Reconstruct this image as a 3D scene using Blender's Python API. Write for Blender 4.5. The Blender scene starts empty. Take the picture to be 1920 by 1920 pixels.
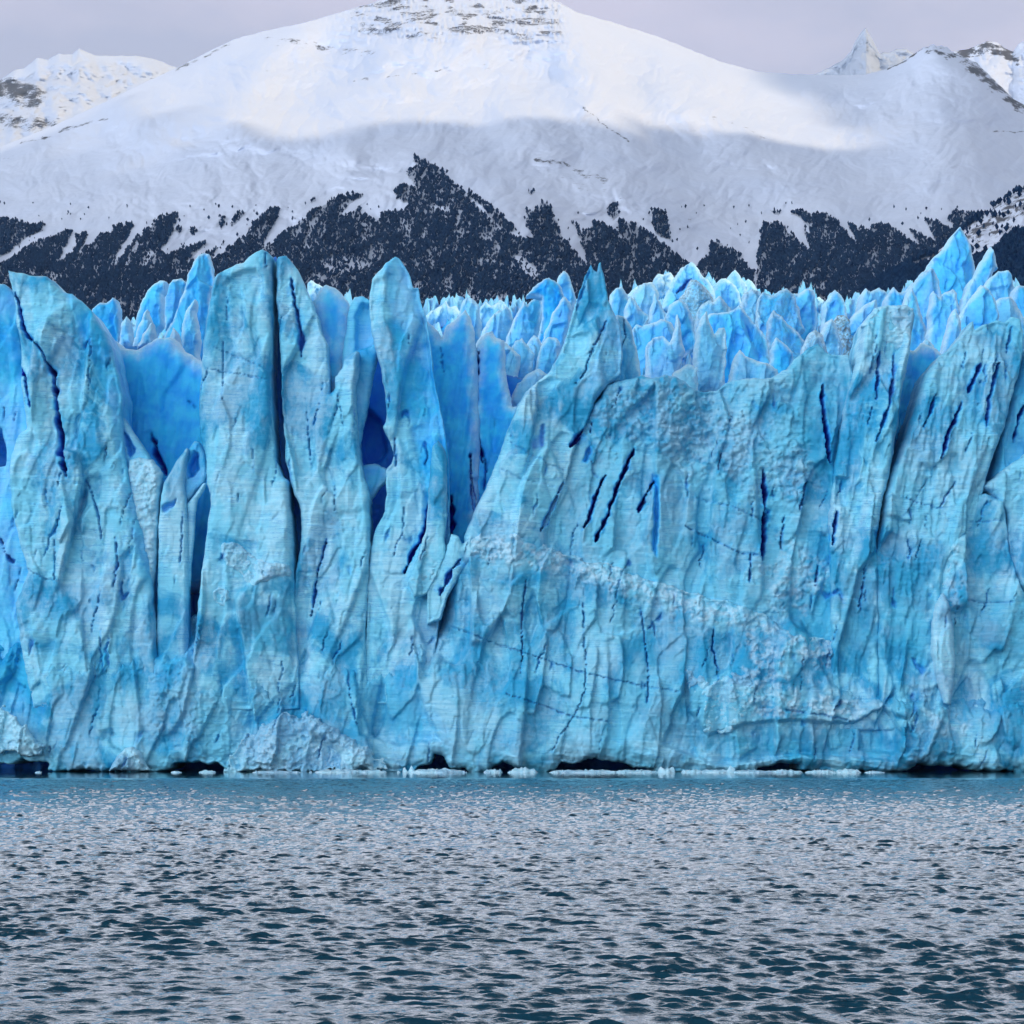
import bpy, math, random
import numpy as np

# ------------------------------------------------------------------ camera, world, sun, exposure
F = 5333.33          # focal length in photo pixels (the photo is 1920 px wide, 100 mm lens)
CX, HY, CH = 960.0, 1367.0, 6.0      # optical axis, horizon row, height of the eye above the lake
sc = bpy.context.scene
col = sc.collection
cam_d = bpy.data.cameras.new("camera")
cam_d.lens = 100.0
cam_d.sensor_width = 36.0
cam_d.shift_y = (HY - 960.0) / 1920.0
cam_d.clip_start = 0.5
cam_d.clip_end = 60000.0
cam = bpy.data.objects.new("camera", cam_d)
cam.location = (0, 0, CH)
cam.rotation_euler = (math.radians(90), 0, 0)
col.objects.link(cam)
sc.camera = cam

SUN_AZ, SUN_EL = math.radians(108), math.radians(35)      # azimuth from the view direction towards the right
SUN = np.array([math.sin(SUN_AZ) * math.cos(SUN_EL), math.cos(SUN_AZ) * math.cos(SUN_EL), math.sin(SUN_EL)])
sun_d = bpy.data.lights.new("sun", 'SUN')
sun_d.energy = 5.0
sun_d.angle = math.radians(0.8)
sun_d.color = (1.0, 0.81, 0.57)
sun = bpy.data.objects.new("sun", sun_d)
sun.rotation_euler = (math.radians(90) - SUN_EL, 0, -SUN_AZ)
import mathutils
sun.rotation_euler = mathutils.Vector(SUN.tolist()).to_track_quat('Z', 'Y').to_euler()
col.objects.link(sun)

SKY_FWD, SKY_HIGH, SKY_BACK = 4.4, -0.70, 6.2  # sky lobes added: front lights the water, back fills the ice, overhead dimmed
world = bpy.data.worlds.new("World")
sc.world = world
world.use_nodes = True
nt = world.node_tree
nt.nodes.clear()
N = nt.nodes.new
out = N("ShaderNodeOutputWorld"); bg = N("ShaderNodeBackground")
sky = N("ShaderNodeTexSky"); sky.sky_type = 'NISHITA'; sky.sun_disc = False
sky.sun_elevation = SUN_EL; sky.sun_rotation = SUN_AZ
sky.air_density = 1.0; sky.dust_density = 1.5
tc = N("ShaderNodeTexCoord")
mp = N("ShaderNodeMapping"); mp.inputs["Scale"].default_value = (1.0, 1.0, 2.2)
n1 = N("ShaderNodeTexNoise"); n1.inputs["Scale"].default_value = 7.0; n1.inputs["Detail"].default_value = 6
r1 = N("ShaderNodeValToRGB")                       # cloud brightness, in the units of the sky model
r1.color_ramp.elements[0].position = 0.40; r1.color_ramp.elements[0].color = (11.8, 12.4, 16.2, 1)
r1.color_ramp.elements[1].position = 0.60; r1.color_ramp.elements[1].color = (15.6, 15.0, 18.6, 1)
sp = N("ShaderNodeSeparateXYZ")
mr = N("ShaderNodeMapRange"); mr.inputs[1].default_value = 0.25; mr.inputs[2].default_value = 0.34
mr.inputs[3].default_value = 0.0; mr.inputs[4].default_value = 1.0
vm = N("ShaderNodeVectorMath"); vm.operation = 'SCALE'
mx = N("ShaderNodeMix"); mx.data_type = 'RGBA'; mx.inputs[0].default_value = 0.84
L = nt.links.new
L(tc.outputs["Generated"], mp.inputs["Vector"]); L(mp.outputs[0], n1.inputs["Vector"])
L(n1.outputs[0], r1.inputs[0]); L(tc.outputs["Generated"], sp.inputs[0]); L(sp.outputs[2], mr.inputs[0])
def wmath(op, a, b):
    n = N("ShaderNodeMath"); n.operation = op
    for i, v in enumerate((a, b)):
        if isinstance(v, (int, float)): n.inputs[i].default_value = v
        else: L(v, n.inputs[i])
    return n.outputs[0]
def lobe(d, lo, hi):          # smooth falloff around direction d, for the added bright sky lobes
    q = N("ShaderNodeVectorMath"); q.operation = 'DOT_PRODUCT'; q.inputs[1].default_value = d
    L(tc.outputs["Generated"], q.inputs[0])
    k = N("ShaderNodeMapRange"); k.interpolation_type = 'SMOOTHSTEP'; L(q.outputs["Value"], k.inputs[0])
    k.inputs[1].default_value = lo; k.inputs[2].default_value = hi
    return k.outputs[0]
fwd = wmath('MULTIPLY', wmath('MULTIPLY', wmath('MULTIPLY', mr.outputs[0], lobe((0, 1, 0), 0.1, 0.75)), lobe((0, 0, -1), -0.80, -0.50)), SKY_FWD)
high = wmath('MULTIPLY', mr.outputs[0], SKY_HIGH)
back = wmath('MULTIPLY', lobe((-0.60, -0.79, 0.12), 0.55, 0.99), SKY_BACK)
tot = wmath('ADD', wmath('ADD', wmath('ADD', fwd, high), back), 1.0)
cm = N("ShaderNodeMix"); cm.data_type = 'RGBA'      # lilac low cloud, neutral white higher up and in the added back lobe
L(wmath('MAXIMUM', mr.outputs[0], lobe((-0.60, -0.79, 0.12), 0.0, 0.6)), cm.inputs[0])
L(r1.outputs[0], cm.inputs[6]); cm.inputs[7].default_value = (11.2, 12.0, 13.8, 1)
L(cm.outputs[2], vm.inputs[0]); L(tot, vm.inputs["Scale"])
L(sky.outputs[0], mx.inputs[6]); L(vm.outputs[0], mx.inputs[7]); L(mx.outputs[2], bg.inputs[0])
bg.inputs[1].default_value = 0.082
L(bg.outputs[0], out.inputs[0])

sc.view_settings.view_transform = 'Standard'
sc.view_settings.look = 'None'
sc.view_settings.exposure = -0.72
sc.view_settings.gamma = 1.0
sc.render.engine = 'CYCLES'
sc.cycles.use_denoising = True
sc.cycles.max_bounces = 8
sc.cycles.diffuse_bounces = 6
sc.cycles.glossy_bounces = 3
sc.cycles.transmission_bounces = 2
sc.cycles.volume_bounces = 0

# ------------------------------------------------------------------ noise
def h01(ix, iy, seed):
    ix = ix.astype(np.int64); iy = iy.astype(np.int64)
    h = (ix * 374761393 + iy * 668265263 + seed * 1274126177) & 0xFFFFFFFF
    h = ((h ^ (h >> 13)) * 1274126177) & 0xFFFFFFFF
    h = ((h ^ (h >> 16)) * 2246822519) & 0xFFFFFFFF
    h = h ^ (h >> 15)
    return (h & 0xFFFFFF) / 16777216.0

def perlin(x, y, seed=0):
    x0 = np.floor(x); y0 = np.floor(y); fx = x - x0; fy = y - y0
    u = fx * fx * fx * (fx * (fx * 6 - 15) + 10); v = fy * fy * fy * (fy * (fy * 6 - 15) + 10)
    def g(dx, dy):
        a = h01(x0 + dx, y0 + dy, seed) * 2 * np.pi
        return np.cos(a) * (fx - dx) + np.sin(a) * (fy - dy)
    a = g(0, 0); b = g(1, 0); c = g(0, 1); d = g(1, 1)
    return ((a + (b - a) * u) * (1 - v) + (c + (d - c) * u) * v) * 1.4

def fbm(x, y, oct=4, seed=0, gain=0.5, mode=0):
    s = 0.0; a = 1.0; t = 0.0
    for k in range(oct):
        n = perlin(x * 2 ** k + 13.7 * k, y * 2 ** k - 7.1 * k, seed + k)
        if mode == 1: n = 1 - 2 * np.abs(n)         # ridged
        if mode == 2: n = 2 * np.abs(n) - 0.6       # billowy
        s = s + a * n; t += a; a *= gain
    return s / t

def facets(x, y, cw, ch, seed, soft=0.0):
    """piecewise planar fracture relief: every cell has its own offset and tilt"""
    u = x / cw; v = y / ch
    iu = np.floor(u); iv = np.floor(v)
    num = np.zeros(u.shape); den = np.full(u.shape, 1e-12)
    for du in (-1, 0, 1):
        for dv in (-1, 0, 1):
            cu = iu + du; cv = iv + dv
            su = cu + h01(cu, cv, seed); sv = cv + h01(cu, cv, seed + 1)
            d = (u - su) ** 2 + (v - sv) ** 2
            w = 0.6 * (h01(cu, cv, seed + 2) - .5) + (h01(cu, cv, seed + 3) - .5) * 1.9 * (u - su) + (h01(cu, cv, seed + 4) - .5) * 1.4 * (v - sv)
            g = np.exp(-d * 60)
            num += g * w; den += g
    return num / den

def sstep(a, b, x):
    t = np.clip((x - a) / (b - a), 0, 1)
    return t * t * (3 - 2 * t)

# ------------------------------------------------------------------ polygon helpers (photo pixels)
def dist_line(pts, x, y, closed=False):
    best = np.full(x.shape, 1e18)
    pts = list(pts)
    if closed: pts = pts + [pts[0]]
    for (ax, ay), (bx, by) in zip(pts[:-1], pts[1:]):
        dx, dy = bx - ax, by - ay
        t = np.clip(((x - ax) * dx + (y - ay) * dy) / (dx * dx + dy * dy + 1e-9), 0, 1)
        d = (x - ax - t * dx) ** 2 + (y - ay - t * dy) ** 2
        best = np.minimum(best, d)
    return np.sqrt(best)

def inside(pts, x, y):
    c = np.zeros(x.shape, bool)
    n = len(pts)
    for i in range(n):
        x1, y1 = pts[i]; x2, y2 = pts[(i + 1) % n]
        if y1 == y2: continue
        c ^= ((y1 > y) != (y2 > y)) & (x < (x2 - x1) * (y - y1) / (y2 - y1) + x1)
    return c

def sdf(pts, x, y):
    d = dist_line(pts, x, y, True)
    return np.where(inside(pts, x, y), d, -d)

def W(px, py, Y):
    return ((px - CX) / F * Y, Y, CH + (HY - py) / F * Y)

# ------------------------------------------------------------------ mesh helpers
def mesh_obj(name, V, faces_quads, mat, attrs=None, parent=None, smooth=True, tris=None):
    me = bpy.data.meshes.new(name)
    V = np.asarray(V, dtype=np.float32)
    me.vertices.add(len(V)); me.vertices.foreach_set("co", V.ravel())
    nq = 0 if faces_quads is None else len(faces_quads)
    ntri = 0 if tris is None else len(tris)
    idx = []
    if nq: idx.append(np.asarray(faces_quads, dtype=np.int32).ravel())
    if ntri: idx.append(np.asarray(tris, dtype=np.int32).ravel())
    idx = np.concatenate(idx)
    me.loops.add(len(idx)); me.loops.foreach_set("vertex_index", idx)
    me.polygons.add(nq + ntri)
    st = np.concatenate([np.arange(nq) * 4, nq * 4 + np.arange(ntri) * 3]).astype(np.int32)
    me.polygons.foreach_set("loop_start", st)
    me.polygons.foreach_set("use_smooth", np.full(nq + ntri, smooth, dtype=bool))
    me.update(calc_edges=True)
    for k, a in (attrs or {}).items():
        at = me.attributes.new(k, 'FLOAT', 'POINT')
        at.data.foreach_set("value", np.asarray(a, dtype=np.float32).ravel())
    me.materials.append(mat)
    o = bpy.data.objects.new(name, me)
    col.objects.link(o)
    if parent: o.parent = parent
    return o

def tag(o, label=None, cat=None, group=None, kind=None):
    if label: o["label"] = label
    if cat: o["category"] = cat
    if group: o["group"] = group
    if kind: o["kind"] = kind
    return o

def grid_faces(nr, nc, keep=None):
    i = np.arange(nr * nc).reshape(nr, nc)
    q = np.stack([i[:-1, :-1], i[:-1, 1:], i[1:, 1:], i[1:, :-1]], -1)
    if keep is not None: return q[keep]
    return q.reshape(-1, 4)

# ------------------------------------------------------------------ materials
def new_mat(name):
    m = bpy.data.materials.new(name); m.use_nodes = True
    t = m.node_tree; t.nodes.clear()
    o = t.nodes.new("ShaderNodeOutputMaterial"); p = t.nodes.new("ShaderNodeBsdfPrincipled")
    t.links.new(p.outputs[0], o.inputs[0])
    return m, t, p
def attr(t, n):
    a = t.nodes.new("ShaderNodeAttribute"); a.attribute_name = n; return a.outputs["Fac"]
def noise(t, scale, detail=5, vec=None, rough=0.55, dist=0.0):
    n = t.nodes.new("ShaderNodeTexNoise"); n.inputs["Scale"].default_value = scale
    n.inputs["Detail"].default_value = detail; n.inputs["Roughness"].default_value = rough
    n.inputs["Distortion"].default_value = dist
    if vec is not None: t.links.new(vec, n.inputs["Vector"])
    return n.outputs[0]
def obj_vec(t, scale=(1, 1, 1), rot=(0, 0, 0)):
    g = t.nodes.new("ShaderNodeTexCoord"); m = t.nodes.new("ShaderNodeMapping")
    m.inputs["Scale"].default_value = scale; m.inputs["Rotation"].default_value = rot
    t.links.new(g.outputs["Object"], m.inputs["Vector"])
    return m.outputs[0]
def math_(t, op, a, b=None, clamp=False):
    n = t.nodes.new("ShaderNodeMath"); n.operation = op; n.use_clamp = clamp
    for i, v in enumerate((a, b)):
        if v is None: continue
        if isinstance(v, (int, float)): n.inputs[i].default_value = v
        else: t.links.new(v, n.inputs[i])
    return n.outputs[0]
def ramp(t, fac, a, b, lo=0.0, hi=1.0):
    n = t.nodes.new("ShaderNodeMapRange"); n.interpolation_type = 'SMOOTHSTEP'
    t.links.new(fac, n.inputs[0]); n.inputs[1].default_value = a; n.inputs[2].default_value = b
    n.inputs[3].default_value = lo; n.inputs[4].default_value = hi
    return n.outputs[0]
def mix(t, fac, a, b):
    n = t.nodes.new("ShaderNodeMix"); n.data_type = 'RGBA'
    if isinstance(fac, (int, float)): n.inputs[0].default_value = fac
    else: t.links.new(fac, n.inputs[0])
    for i, v in ((6, a), (7, b)):
        if isinstance(v, tuple): n.inputs[i].default_value = (*v, 1)
        else: t.links.new(v, n.inputs[i])
    return n.outputs[2]
def bump(t, p, h, strength, dist, prev=None):
    b = t.nodes.new("ShaderNodeBump"); b.inputs["Strength"].default_value = strength; b.inputs["Distance"].default_value = dist
    t.links.new(h, b.inputs["Height"])
    if prev is not None: t.links.new(prev, b.inputs["Normal"])
    t.links.new(b.outputs[0], p.inputs["Normal"])
    return b.outputs[0]

def ice_material():
    m, t, p = new_mat("glacier_ice")
    blue = attr(t, "blue"); snow = attr(t, "snow"); dirt = attr(t, "dirt"); deep = attr(t, "deep")
    v = obj_vec(t)
    # weathered skin: pale, with large greener patches and mottling
    patch = ramp(t, noise(t, 0.09, 6, v, 0.6, 0.8), 0.46, 0.57)
    mott = ramp(t, noise(t, 0.16, 7, obj_vec(t, (1, 1, 0.6)), 0.68), 0.42, 0.62)
    skin = mix(t, patch, (0.22, 0.67, 0.83), (0.016, 0.33, 0.58))
    skin = mix(t, math_(t, 'MULTIPLY', mott, 0.55), skin, (0.54, 0.81, 0.89))
    # foliation: thin blue bands dipping gently to the right, plus short vertical cracks of clear ice
    vs = obj_vec(t, (0.05, 0.05, 1.0), (0, math.radians(9), 0))
    band = noise(t, 1.5, 5, vs, 0.7, 0.25)
    fine = ramp(t, noise(t, 1.0, 6, obj_vec(t, (0.10, 0.10, 2.4), (0, math.radians(7), 0)), 0.72), 0.40, 0.62)
    skin = mix(t, math_(t, 'MULTIPLY', fine, 0.34), skin, (0.08, 0.46, 0.68))
    lines = ramp(t, math_(t, 'ABSOLUTE', math_(t, 'SUBTRACT', band, 0.52)), 0.0, 0.018, 1.0, 0.0)
    gate = ramp(t, noise(t, 0.25, 3, v), 0.42, 0.58)
    lines = math_(t, 'MULTIPLY', lines, gate)
    skin = mix(t, math_(t, 'MULTIPLY', lines, 0.75), skin, (0.02, 0.30, 0.62))
    clear = mix(t, ramp(t, noise(t, 0.35, 4, v), 0.3, 0.7), (0.008, 0.38, 0.92), (0.04, 0.62, 0.96))
    skin = mix(t, attr(t, "teal"), skin, mix(t, ramp(t, noise(t, 0.25, 5, v), 0.35, 0.65), (0.01, 0.24, 0.44), (0.04, 0.42, 0.62)))
    c = mix(t, blue, skin, clear)
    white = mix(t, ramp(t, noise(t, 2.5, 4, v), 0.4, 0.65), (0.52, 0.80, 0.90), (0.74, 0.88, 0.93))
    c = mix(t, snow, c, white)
    c = mix(t, math_(t, 'MULTIPLY', dirt, ramp(t, noise(t, 1.6, 6, v, 0.7), 0.42, 0.58)), c, (0.13, 0.15, 0.15))
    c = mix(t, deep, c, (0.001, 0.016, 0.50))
    t.links.new(c, p.inputs["Base Color"])
    p.inputs["Roughness"].default_value = 0.6
    p.inputs["Specular IOR Level"].default_value = 0.25
    h1 = noise(t, 1.6, 8, v, 0.62)
    h2 = noise(t, 3.0, 5, vs, 0.7)
    hh = math_(t, 'ADD', h1, math_(t, 'MULTIPLY', h2, 0.5))
    bump(t, p, hh, 0.4, 0.18)
    return m
ICE = ice_material()

def snow_material():
    m, t, p = new_mat("mountain_snow")
    v = obj_vec(t, (0.01, 0.01, 0.01))
    rock = attr(t, "rock"); ground = attr(t, "ground")
    nz = noise(t, 18.0, 8, v, 0.8)
    vh = obj_vec(t, (0.03, 0.03, 0.13))
    st = noise(t, 1.0, 6, vh, 0.7)
    mask = math_(t, 'ADD', math_(t, 'MULTIPLY', nz, 0.5), math_(t, 'MULTIPLY', st, 0.5))
    r = math_(t, 'MULTIPLY_ADD', rock, 0.42)
    pass
    f = ramp(t, math_(t, 'ADD', mask, math_(t, 'MULTIPLY', rock, 0.44)), 0.76, 0.84)
    rc = mix(t, nz, (0.05, 0.055, 0.07), (0.12, 0.12, 0.13))
    sn = mix(t, noise(t, 0.5, 4, v), (0.53, 0.60, 0.73), (0.62, 0.66, 0.74))
    c = mix(t, f, sn, rc)
    c = mix(t, math_(t, 'MULTIPLY', ground, 0.85), c, (0.05, 0.075, 0.11))  # forest floor, and on the far peaks a painted haze tone
    t.links.new(c, p.inputs["Base Color"]); p.inputs["Roughness"].default_value = 0.85
    p.inputs["Specular IOR Level"].default_value = 0.1
    bump(t, p, noise(t, 1.2, 9, v, 0.55), 0.22, 30.0)
    return m
SNOW = snow_material()

def tree_material():
    m, t, p = new_mat("bare_forest")
    tint = attr(t, "tint")
    c = mix(t, tint, (0.001, 0.013, 0.045), (0.012, 0.038, 0.085))
    t.links.new(c, p.inputs["Base Color"]); p.inputs["Roughness"].default_value = 0.95
    p.inputs["Specular IOR Level"].default_value = 0.0
    return m
TREE = tree_material()

def water_material():
    m, t, p = new_mat("lake_water")
    v = obj_vec(t, (1, 1, 1))
    p.inputs["Base Color"].default_value = (0.004, 0.045, 0.075, 1)
    p.inputs["Roughness"].default_value = 0.03
    p.inputs["IOR"].default_value = 1.333
    calm = attr(t, "calm")
    h = noise(t, 4.0, 4, v, 0.6)
    b = t.nodes.new("ShaderNodeBump"); b.inputs["Distance"].default_value = 0.05
    t.links.new(math_(t, 'MULTIPLY', calm, 1.0), b.inputs["Strength"]); t.links.new(h, b.inputs["Height"])
    t.links.new(b.outputs[0], p.inputs["Normal"])
    return m
WATER = water_material()

def cloud_material():
    m, t, p = new_mat("cloud_white")
    p.inputs["Base Color"].default_value = (0.85, 0.86, 0.9, 1); p.inputs["Roughness"].default_value = 1.0
    p.inputs["Specular IOR Level"].default_value = 0.0
    return m
CLOUD = cloud_material()

# ------------------------------------------------------------------ lake
def spectrum(Lm, n, seed, lo, hi, wind, slope):
    """one tile of wind waves: height and the two sideways shifts that sharpen the crests"""
    rng = np.random.default_rng(seed)
    k = np.fft.fftfreq(n, Lm / n) * 2 * np.pi
    kx, ky = np.meshgrid(k, k)
    kk = np.hypot(kx, ky); kk[0, 0] = 1
    lam = 2 * np.pi / kk
    A = kk ** -2.35 * np.exp(-(lam / hi) ** 4) * (lam > lo)
    cosw = np.abs((kx * math.cos(wind) + ky * math.sin(wind)) / kk)
    A = A * (0.035 + cosw ** 5.5); A[0, 0] = 0
    H = A * np.fft.fft2(rng.normal(size=(n, n)))
    h = np.real(np.fft.ifft2(H))
    f = slope / np.gradient(h, Lm / n, axis=0).std()
    dx = np.real(np.fft.ifft2(-1j * kx / kk * H)); dy = np.real(np.fft.ifft2(-1j * ky / kk * H))
    return h * f, dx * f, dy * f

def sample_tile(T, Lm, x, y):
    n = T.shape[0]
    u = (x / Lm) % 1.0 * n; v = (y / Lm) % 1.0 * n
    i = np.floor(u).astype(int); j = np.floor(v).astype(int); fu = u - i; fv = v - j
    i %= n; j %= n; i1 = (i + 1) % n; j1 = (j + 1) % n
    return (T[j, i] * (1 - fu) + T[j, i1] * fu) * (1 - fv) + (T[j1, i] * (1 - fu) + T[j1, i1] * fu) * fv

def build_lake():
    TA = spectrum(61.0, 1536, 3, 0.20, 0.95, math.radians(86), 0.315)
    TB = spectrum(97.0, 1024, 5, 0.7, 2.1, math.radians(97), 0.14)
    rows = []
    y = 1990.0
    pys = np.concatenate([np.linspace(2010, 1500, 1100), np.linspace(1500, 1440, 260)[1:]])
    Ys = [52.0]
    while Ys[-1] < 405: Ys.append(Ys[-1] + max(0.085, 0.00128 * Ys[-1]))
    Ys = np.array(Ys)
    Ys = np.concatenate([[12, 30], Ys, [440, 470, 520]])
    us = np.concatenate([[-4500, -2500, -1300, -700], np.linspace(-420, 2340, 1500), [2620, 3200, 4400, 6400]])
    U, YY = np.meshgrid(us, Ys)
    X = (U - CX) / F * np.maximum(YY, 120)
    gust = 0.95 + 0.45 * fbm(X / 30, YY / 22, 3, 91)
    amp = gust * (1 - sstep(330, 352, YY) * 0.96)
    amp = np.where(np.abs(U - 960) > 1385, 0.0, amp)
    u2, v2 = X * 0.96 + YY * 0.28, YY * 0.96 - X * 0.28
    z, dx, dy = [(sample_tile(TA[i], 61.0, X, YY) + sample_tile(TB[i], 97.0, u2, v2)) * amp for i in range(3)]
    CHOP = -1.0
    V = np.stack([X + CHOP * dx, YY + CHOP * dy, z], -1).reshape(-1, 3)
    nr, nc = U.shape
    q = grid_faces(nr, nc)
    calm = 1 - 0.9 * sstep(330, 350, YY)
    o = mesh_obj("lake_water", V, q, WATER, {"calm": calm})
    tag(o, "choppy grey teal lake water in front of the glacier", None, None, "structure")
    # lake bed and ground reaching under everything to the horizon
    g = np.array([[-30000, -2000, -8], [30000, -2000, -8], [30000, 40000, -8], [-30000, 40000, -8]])
    o = mesh_obj("ground", g, [[0, 1, 2, 3]], SNOW, {"rock": np.zeros(4), "ground": np.zeros(4)})
    tag(o, "snowy ground under the lake and mountains", None, None, "structure")
build_lake()

# ------------------------------------------------------------------ mountains
def ridge_y(pts, u):
    p = np.array(pts, float)
    return np.interp(u, p[:, 0], p[:, 1])

def gauss_line(pts, U, P, w):
    return np.exp(-(dist_line(pts, U, P) / w) ** 2)

MAIN_RIDGE = [(-1500, 600), (-1000, 530), (-500, 420), (-200, 345), (0, 275), (60, 252), (100, 236), (200, 190), (270, 155), (330, 128), (400, 92), (440, 73), (500, 57), (560, 45), (600, 34), (640, 22),
              (700, 5), (740, -14), (800, -26), (880, -30), (960, -26), (1000, -18), (1030, -4), (1045, 2), (1080, 22), (1150, 42), (1230, 67), (1300, 95), (1350, 115), (1420, 134),
              (1480, 139), (1560, 141), (1620, 140), (1660, 130), (1690, 117), (1730, 90), (1752, 83), (1775, 89), (1800, 104), (1832, 118), (1860, 146), (1900, 185), (1940, 210), (2000, 240), (2200, 320), (2500, 400), (3200, 560)]
def main_mountain():
    us = np.concatenate([np.linspace(-1400, -200, 240, endpoint=False), np.linspace(-200, 2100, 1100), np.linspace(2100, 3000, 200)[1:]])
    R = ridge_y(MAIN_RIDGE, us) + 2.0 * fbm(us / 18, us * 0, 4, 5) + 0.0
    rocky = sstep(690, 740, us) * (1 - sstep(1035, 1060, us)) + sstep(1715, 1740, us) * (1 - sstep(1800, 1860, us))
    R = R + rocky * 7 * fbm(us / 14, us * 0 + 3, 4, 8)
    nv = 430
    v = np.linspace(0, 1, nv) ** 1.0
    base = 640.0
    U = np.repeat(us[None], nv, 0)
    P = base + (R[None] - base) * v[:, None]
    Rs = ridge_y([(a, b) for a, b in MAIN_RIDGE], us)
    ker = np.exp(-np.linspace(-2, 2, 61) ** 2); ker /= ker.sum()
    Rs = np.convolve(np.pad(Rs, 30, mode='edge'), ker, 'valid')
    vv = (base - P) / (base - Rs[None])
    Y = 3700 + 2300 * vv ** 1.05
    # spurs come towards the viewer, hollows recede
    def spur(pts, w, a):
        return -a * gauss_line(pts, U, P, w)
    Y = Y + spur([(1050, -10), (1072, 60), (1085, 110), (1110, 180), (1200, 215), (1340, 225), (1440, 300), (1560, 400), (1640, 520)], 70, 120)
    Y = Y + spur([(240, 215), (330, 240), (430, 235), (520, 262), (640, 280)], 45, 110)
    Y = Y + spur([(700, 270), (800, 300), (900, 370), (1040, 480), (1100, 600)], 90, 170)
    Y = Y + spur([(960, 230), (1060, 300), (1180, 360), (1260, 440)], 50, 90)
    Y = Y + spur([(1750, 90), (1830, 140), (1890, 190), (1960, 240)], 40, 120)
    Y = Y + spur([(560, 60), (500, 130), (430, 210)], 40, 60)
    Y = Y - spur([(620, 150), (560, 210), (700, 240), (900, 210), (1000, 150)], 80, 130)
    Y = Y - spur([(1180, 170), (1230, 240), (1300, 262)], 42, 120)
    Y = Y - spur([(1400, 200), (1560, 240), (1700, 300)], 70, 90)
    fade = sstep(0, 0.12, 1 - vv) * 1.0
    wx = U + 30 * fbm(U / 120, P / 90, 3, 21); wy = P + 25 * fbm(U / 110 + 9, P / 80, 3, 22)
    Y = Y + fade * (105 * fbm(wx / 330, wy / 170, 6, 31, 0.5) + 9 * fbm((wx + 0.9 * wy) / 60, (wy - .5 * wx) / 90, 4, 33, 0.5) + 34 * fbm((wx + 0.3 * wy) / 95, wy / 80, 4, 37, 0.48, 1))
    # rock steps under the summit: flat-lying strata
    sum_m = sstep(575, 700, U) * (1 - sstep(1045, 1075, U)) * (1 - sstep(60, 95, P + 20 * fbm(U / 60, P / 60, 3, 71)))
    led = np.abs(((P + 0.06 * U + 5 * fbm(U / 50, P / 30, 3, 41)) / 13.0) % 1.0 - 0.5)
    Y = Y + sum_m * (26 * led + 16 * fbm(U / 9, P / 22, 3, 43, 0.55, 1))
    rock = 0.68 * sum_m * (0.45 + 0.55 * sstep(0.1, 0.4, fbm(U / 45, P / 16, 4, 45) + 0.25))
    rn = fbm(U / 22, P / 14, 4, 81); rn2 = fbm(U / 22 + 9, P / 14, 4, 83)
    def rk(pts, w, a):
        return a * 1.12 * gauss_line(pts, U + 8 * rn, P + 5 * rn2, w * 1.25) * (0.8 + 0.5 * rn)
    rock = np.maximum(rock, rk([(665, 152), (720, 145), (820, 133), (900, 122), (1010, 113)], 2.6, 1.0) * (0.6 + 0.6 * fbm(U / 16, P / 8, 3, 52)))
    rock = np.maximum(rock, rk([(1010, 300), (1060, 308), (1090, 325), (1150, 345)], 9, 0.72))
    rock = np.maximum(rock, rk([(980, 318), (1040, 330), (1090, 350), (1160, 372)], 16, 0.55))
    rock = np.maximum(rock, rk([(1090, 200), (1140, 240), (1180, 265)], 3, 0.8))
    rock = np.maximum(rock, rk([(1340, 222), (1400, 240), (1440, 262)], 4, 0.6))
    rock = np.maximum(rock, rk([(1420, 310), (1460, 335), (1520, 370)], 16, 0.42))
    rock = np.maximum(rock, rk([(1380, 175), (1300, 190), (1270, 185)], 4, 0.4))
    rock = np.maximum(rock, rk([(1740, 95), (1770, 100), (1830, 120)], 13, 0.95) * (0.75 + 0.5 * fbm(U / 14, P / 6, 3, 55)))
    rock = np.maximum(rock, rk([(1820, 125), (1860, 155), (1905, 190), (1950, 220)], 16, 0.85))
    rock = np.maximum(rock, rk([(1660, 132), (1700, 112), (1730, 92)], 3, 0.8))
    rock = np.maximum(rock, rk([(1850, 248), (1930, 245), (2000, 250)], 2.5, 0.7))
    rock = np.maximum(rock, rk([(700, 190), (760, 208), (800, 195)], 7, 0.45))
    rock = np.maximum(rock, rk([(500, 75), (560, 78), (620, 95), (700, 100)], 12, 0.62))
    rock = np.maximum(rock, rk([(450, 110), (540, 150), (660, 155)], 3, 0.5))
    rock = np.maximum(rock, rk([(330, 132), (380, 108), (430, 82)], 4, 0.75))
    rock = np.maximum(rock, rk([(40, 265), (80, 262), (130, 240), (200, 222)], 4, 0.75))
    rock = np.maximum(rock, rk([(0, 300), (50, 285)], 4, 0.6))
    rock = np.maximum(rock, rk([(1120, 380), (1180, 400), (1220, 420)], 14, 0.42))
    rock = np.maximum(rock, rk([(1300, 400), (1290, 440)], 5, 0.55))
    X = (U - CX) / F * Y; Z = CH + (HY - P) / F * Y
    # back slope behind the ridge and the foot towards the glacier
    tb = np.linspace(0.05, 1, 14)[:, None]
    Xb = X[-1][None] + 0 * tb; Yb = Y[-1][None] + tb * 2600; Zb = Z[-1][None] * (1 - tb ** 1.3 * 1.02)
    tf = np.linspace(1, 0.06, 14)[:, None]
    Xf = X[0][None] + 0 * tf; Yf = Y[0][None] - tf * 1700; Zf = Z[0][None] * (1 - tf ** 1.0 * 1.03)
    Xa = np.concatenate([Xf, X, Xb]); Ya = np.concatenate([Yf, Y, Yb]); Za = np.concatenate([Zf, Z, Zb])
    Ra = np.concatenate([0 * Xf, rock, 0 * Xb])
    fm = forest_mask(U, P)
    Ga = np.concatenate([0 * Xf, fm * 0.55, 0 * Xb])
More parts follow.
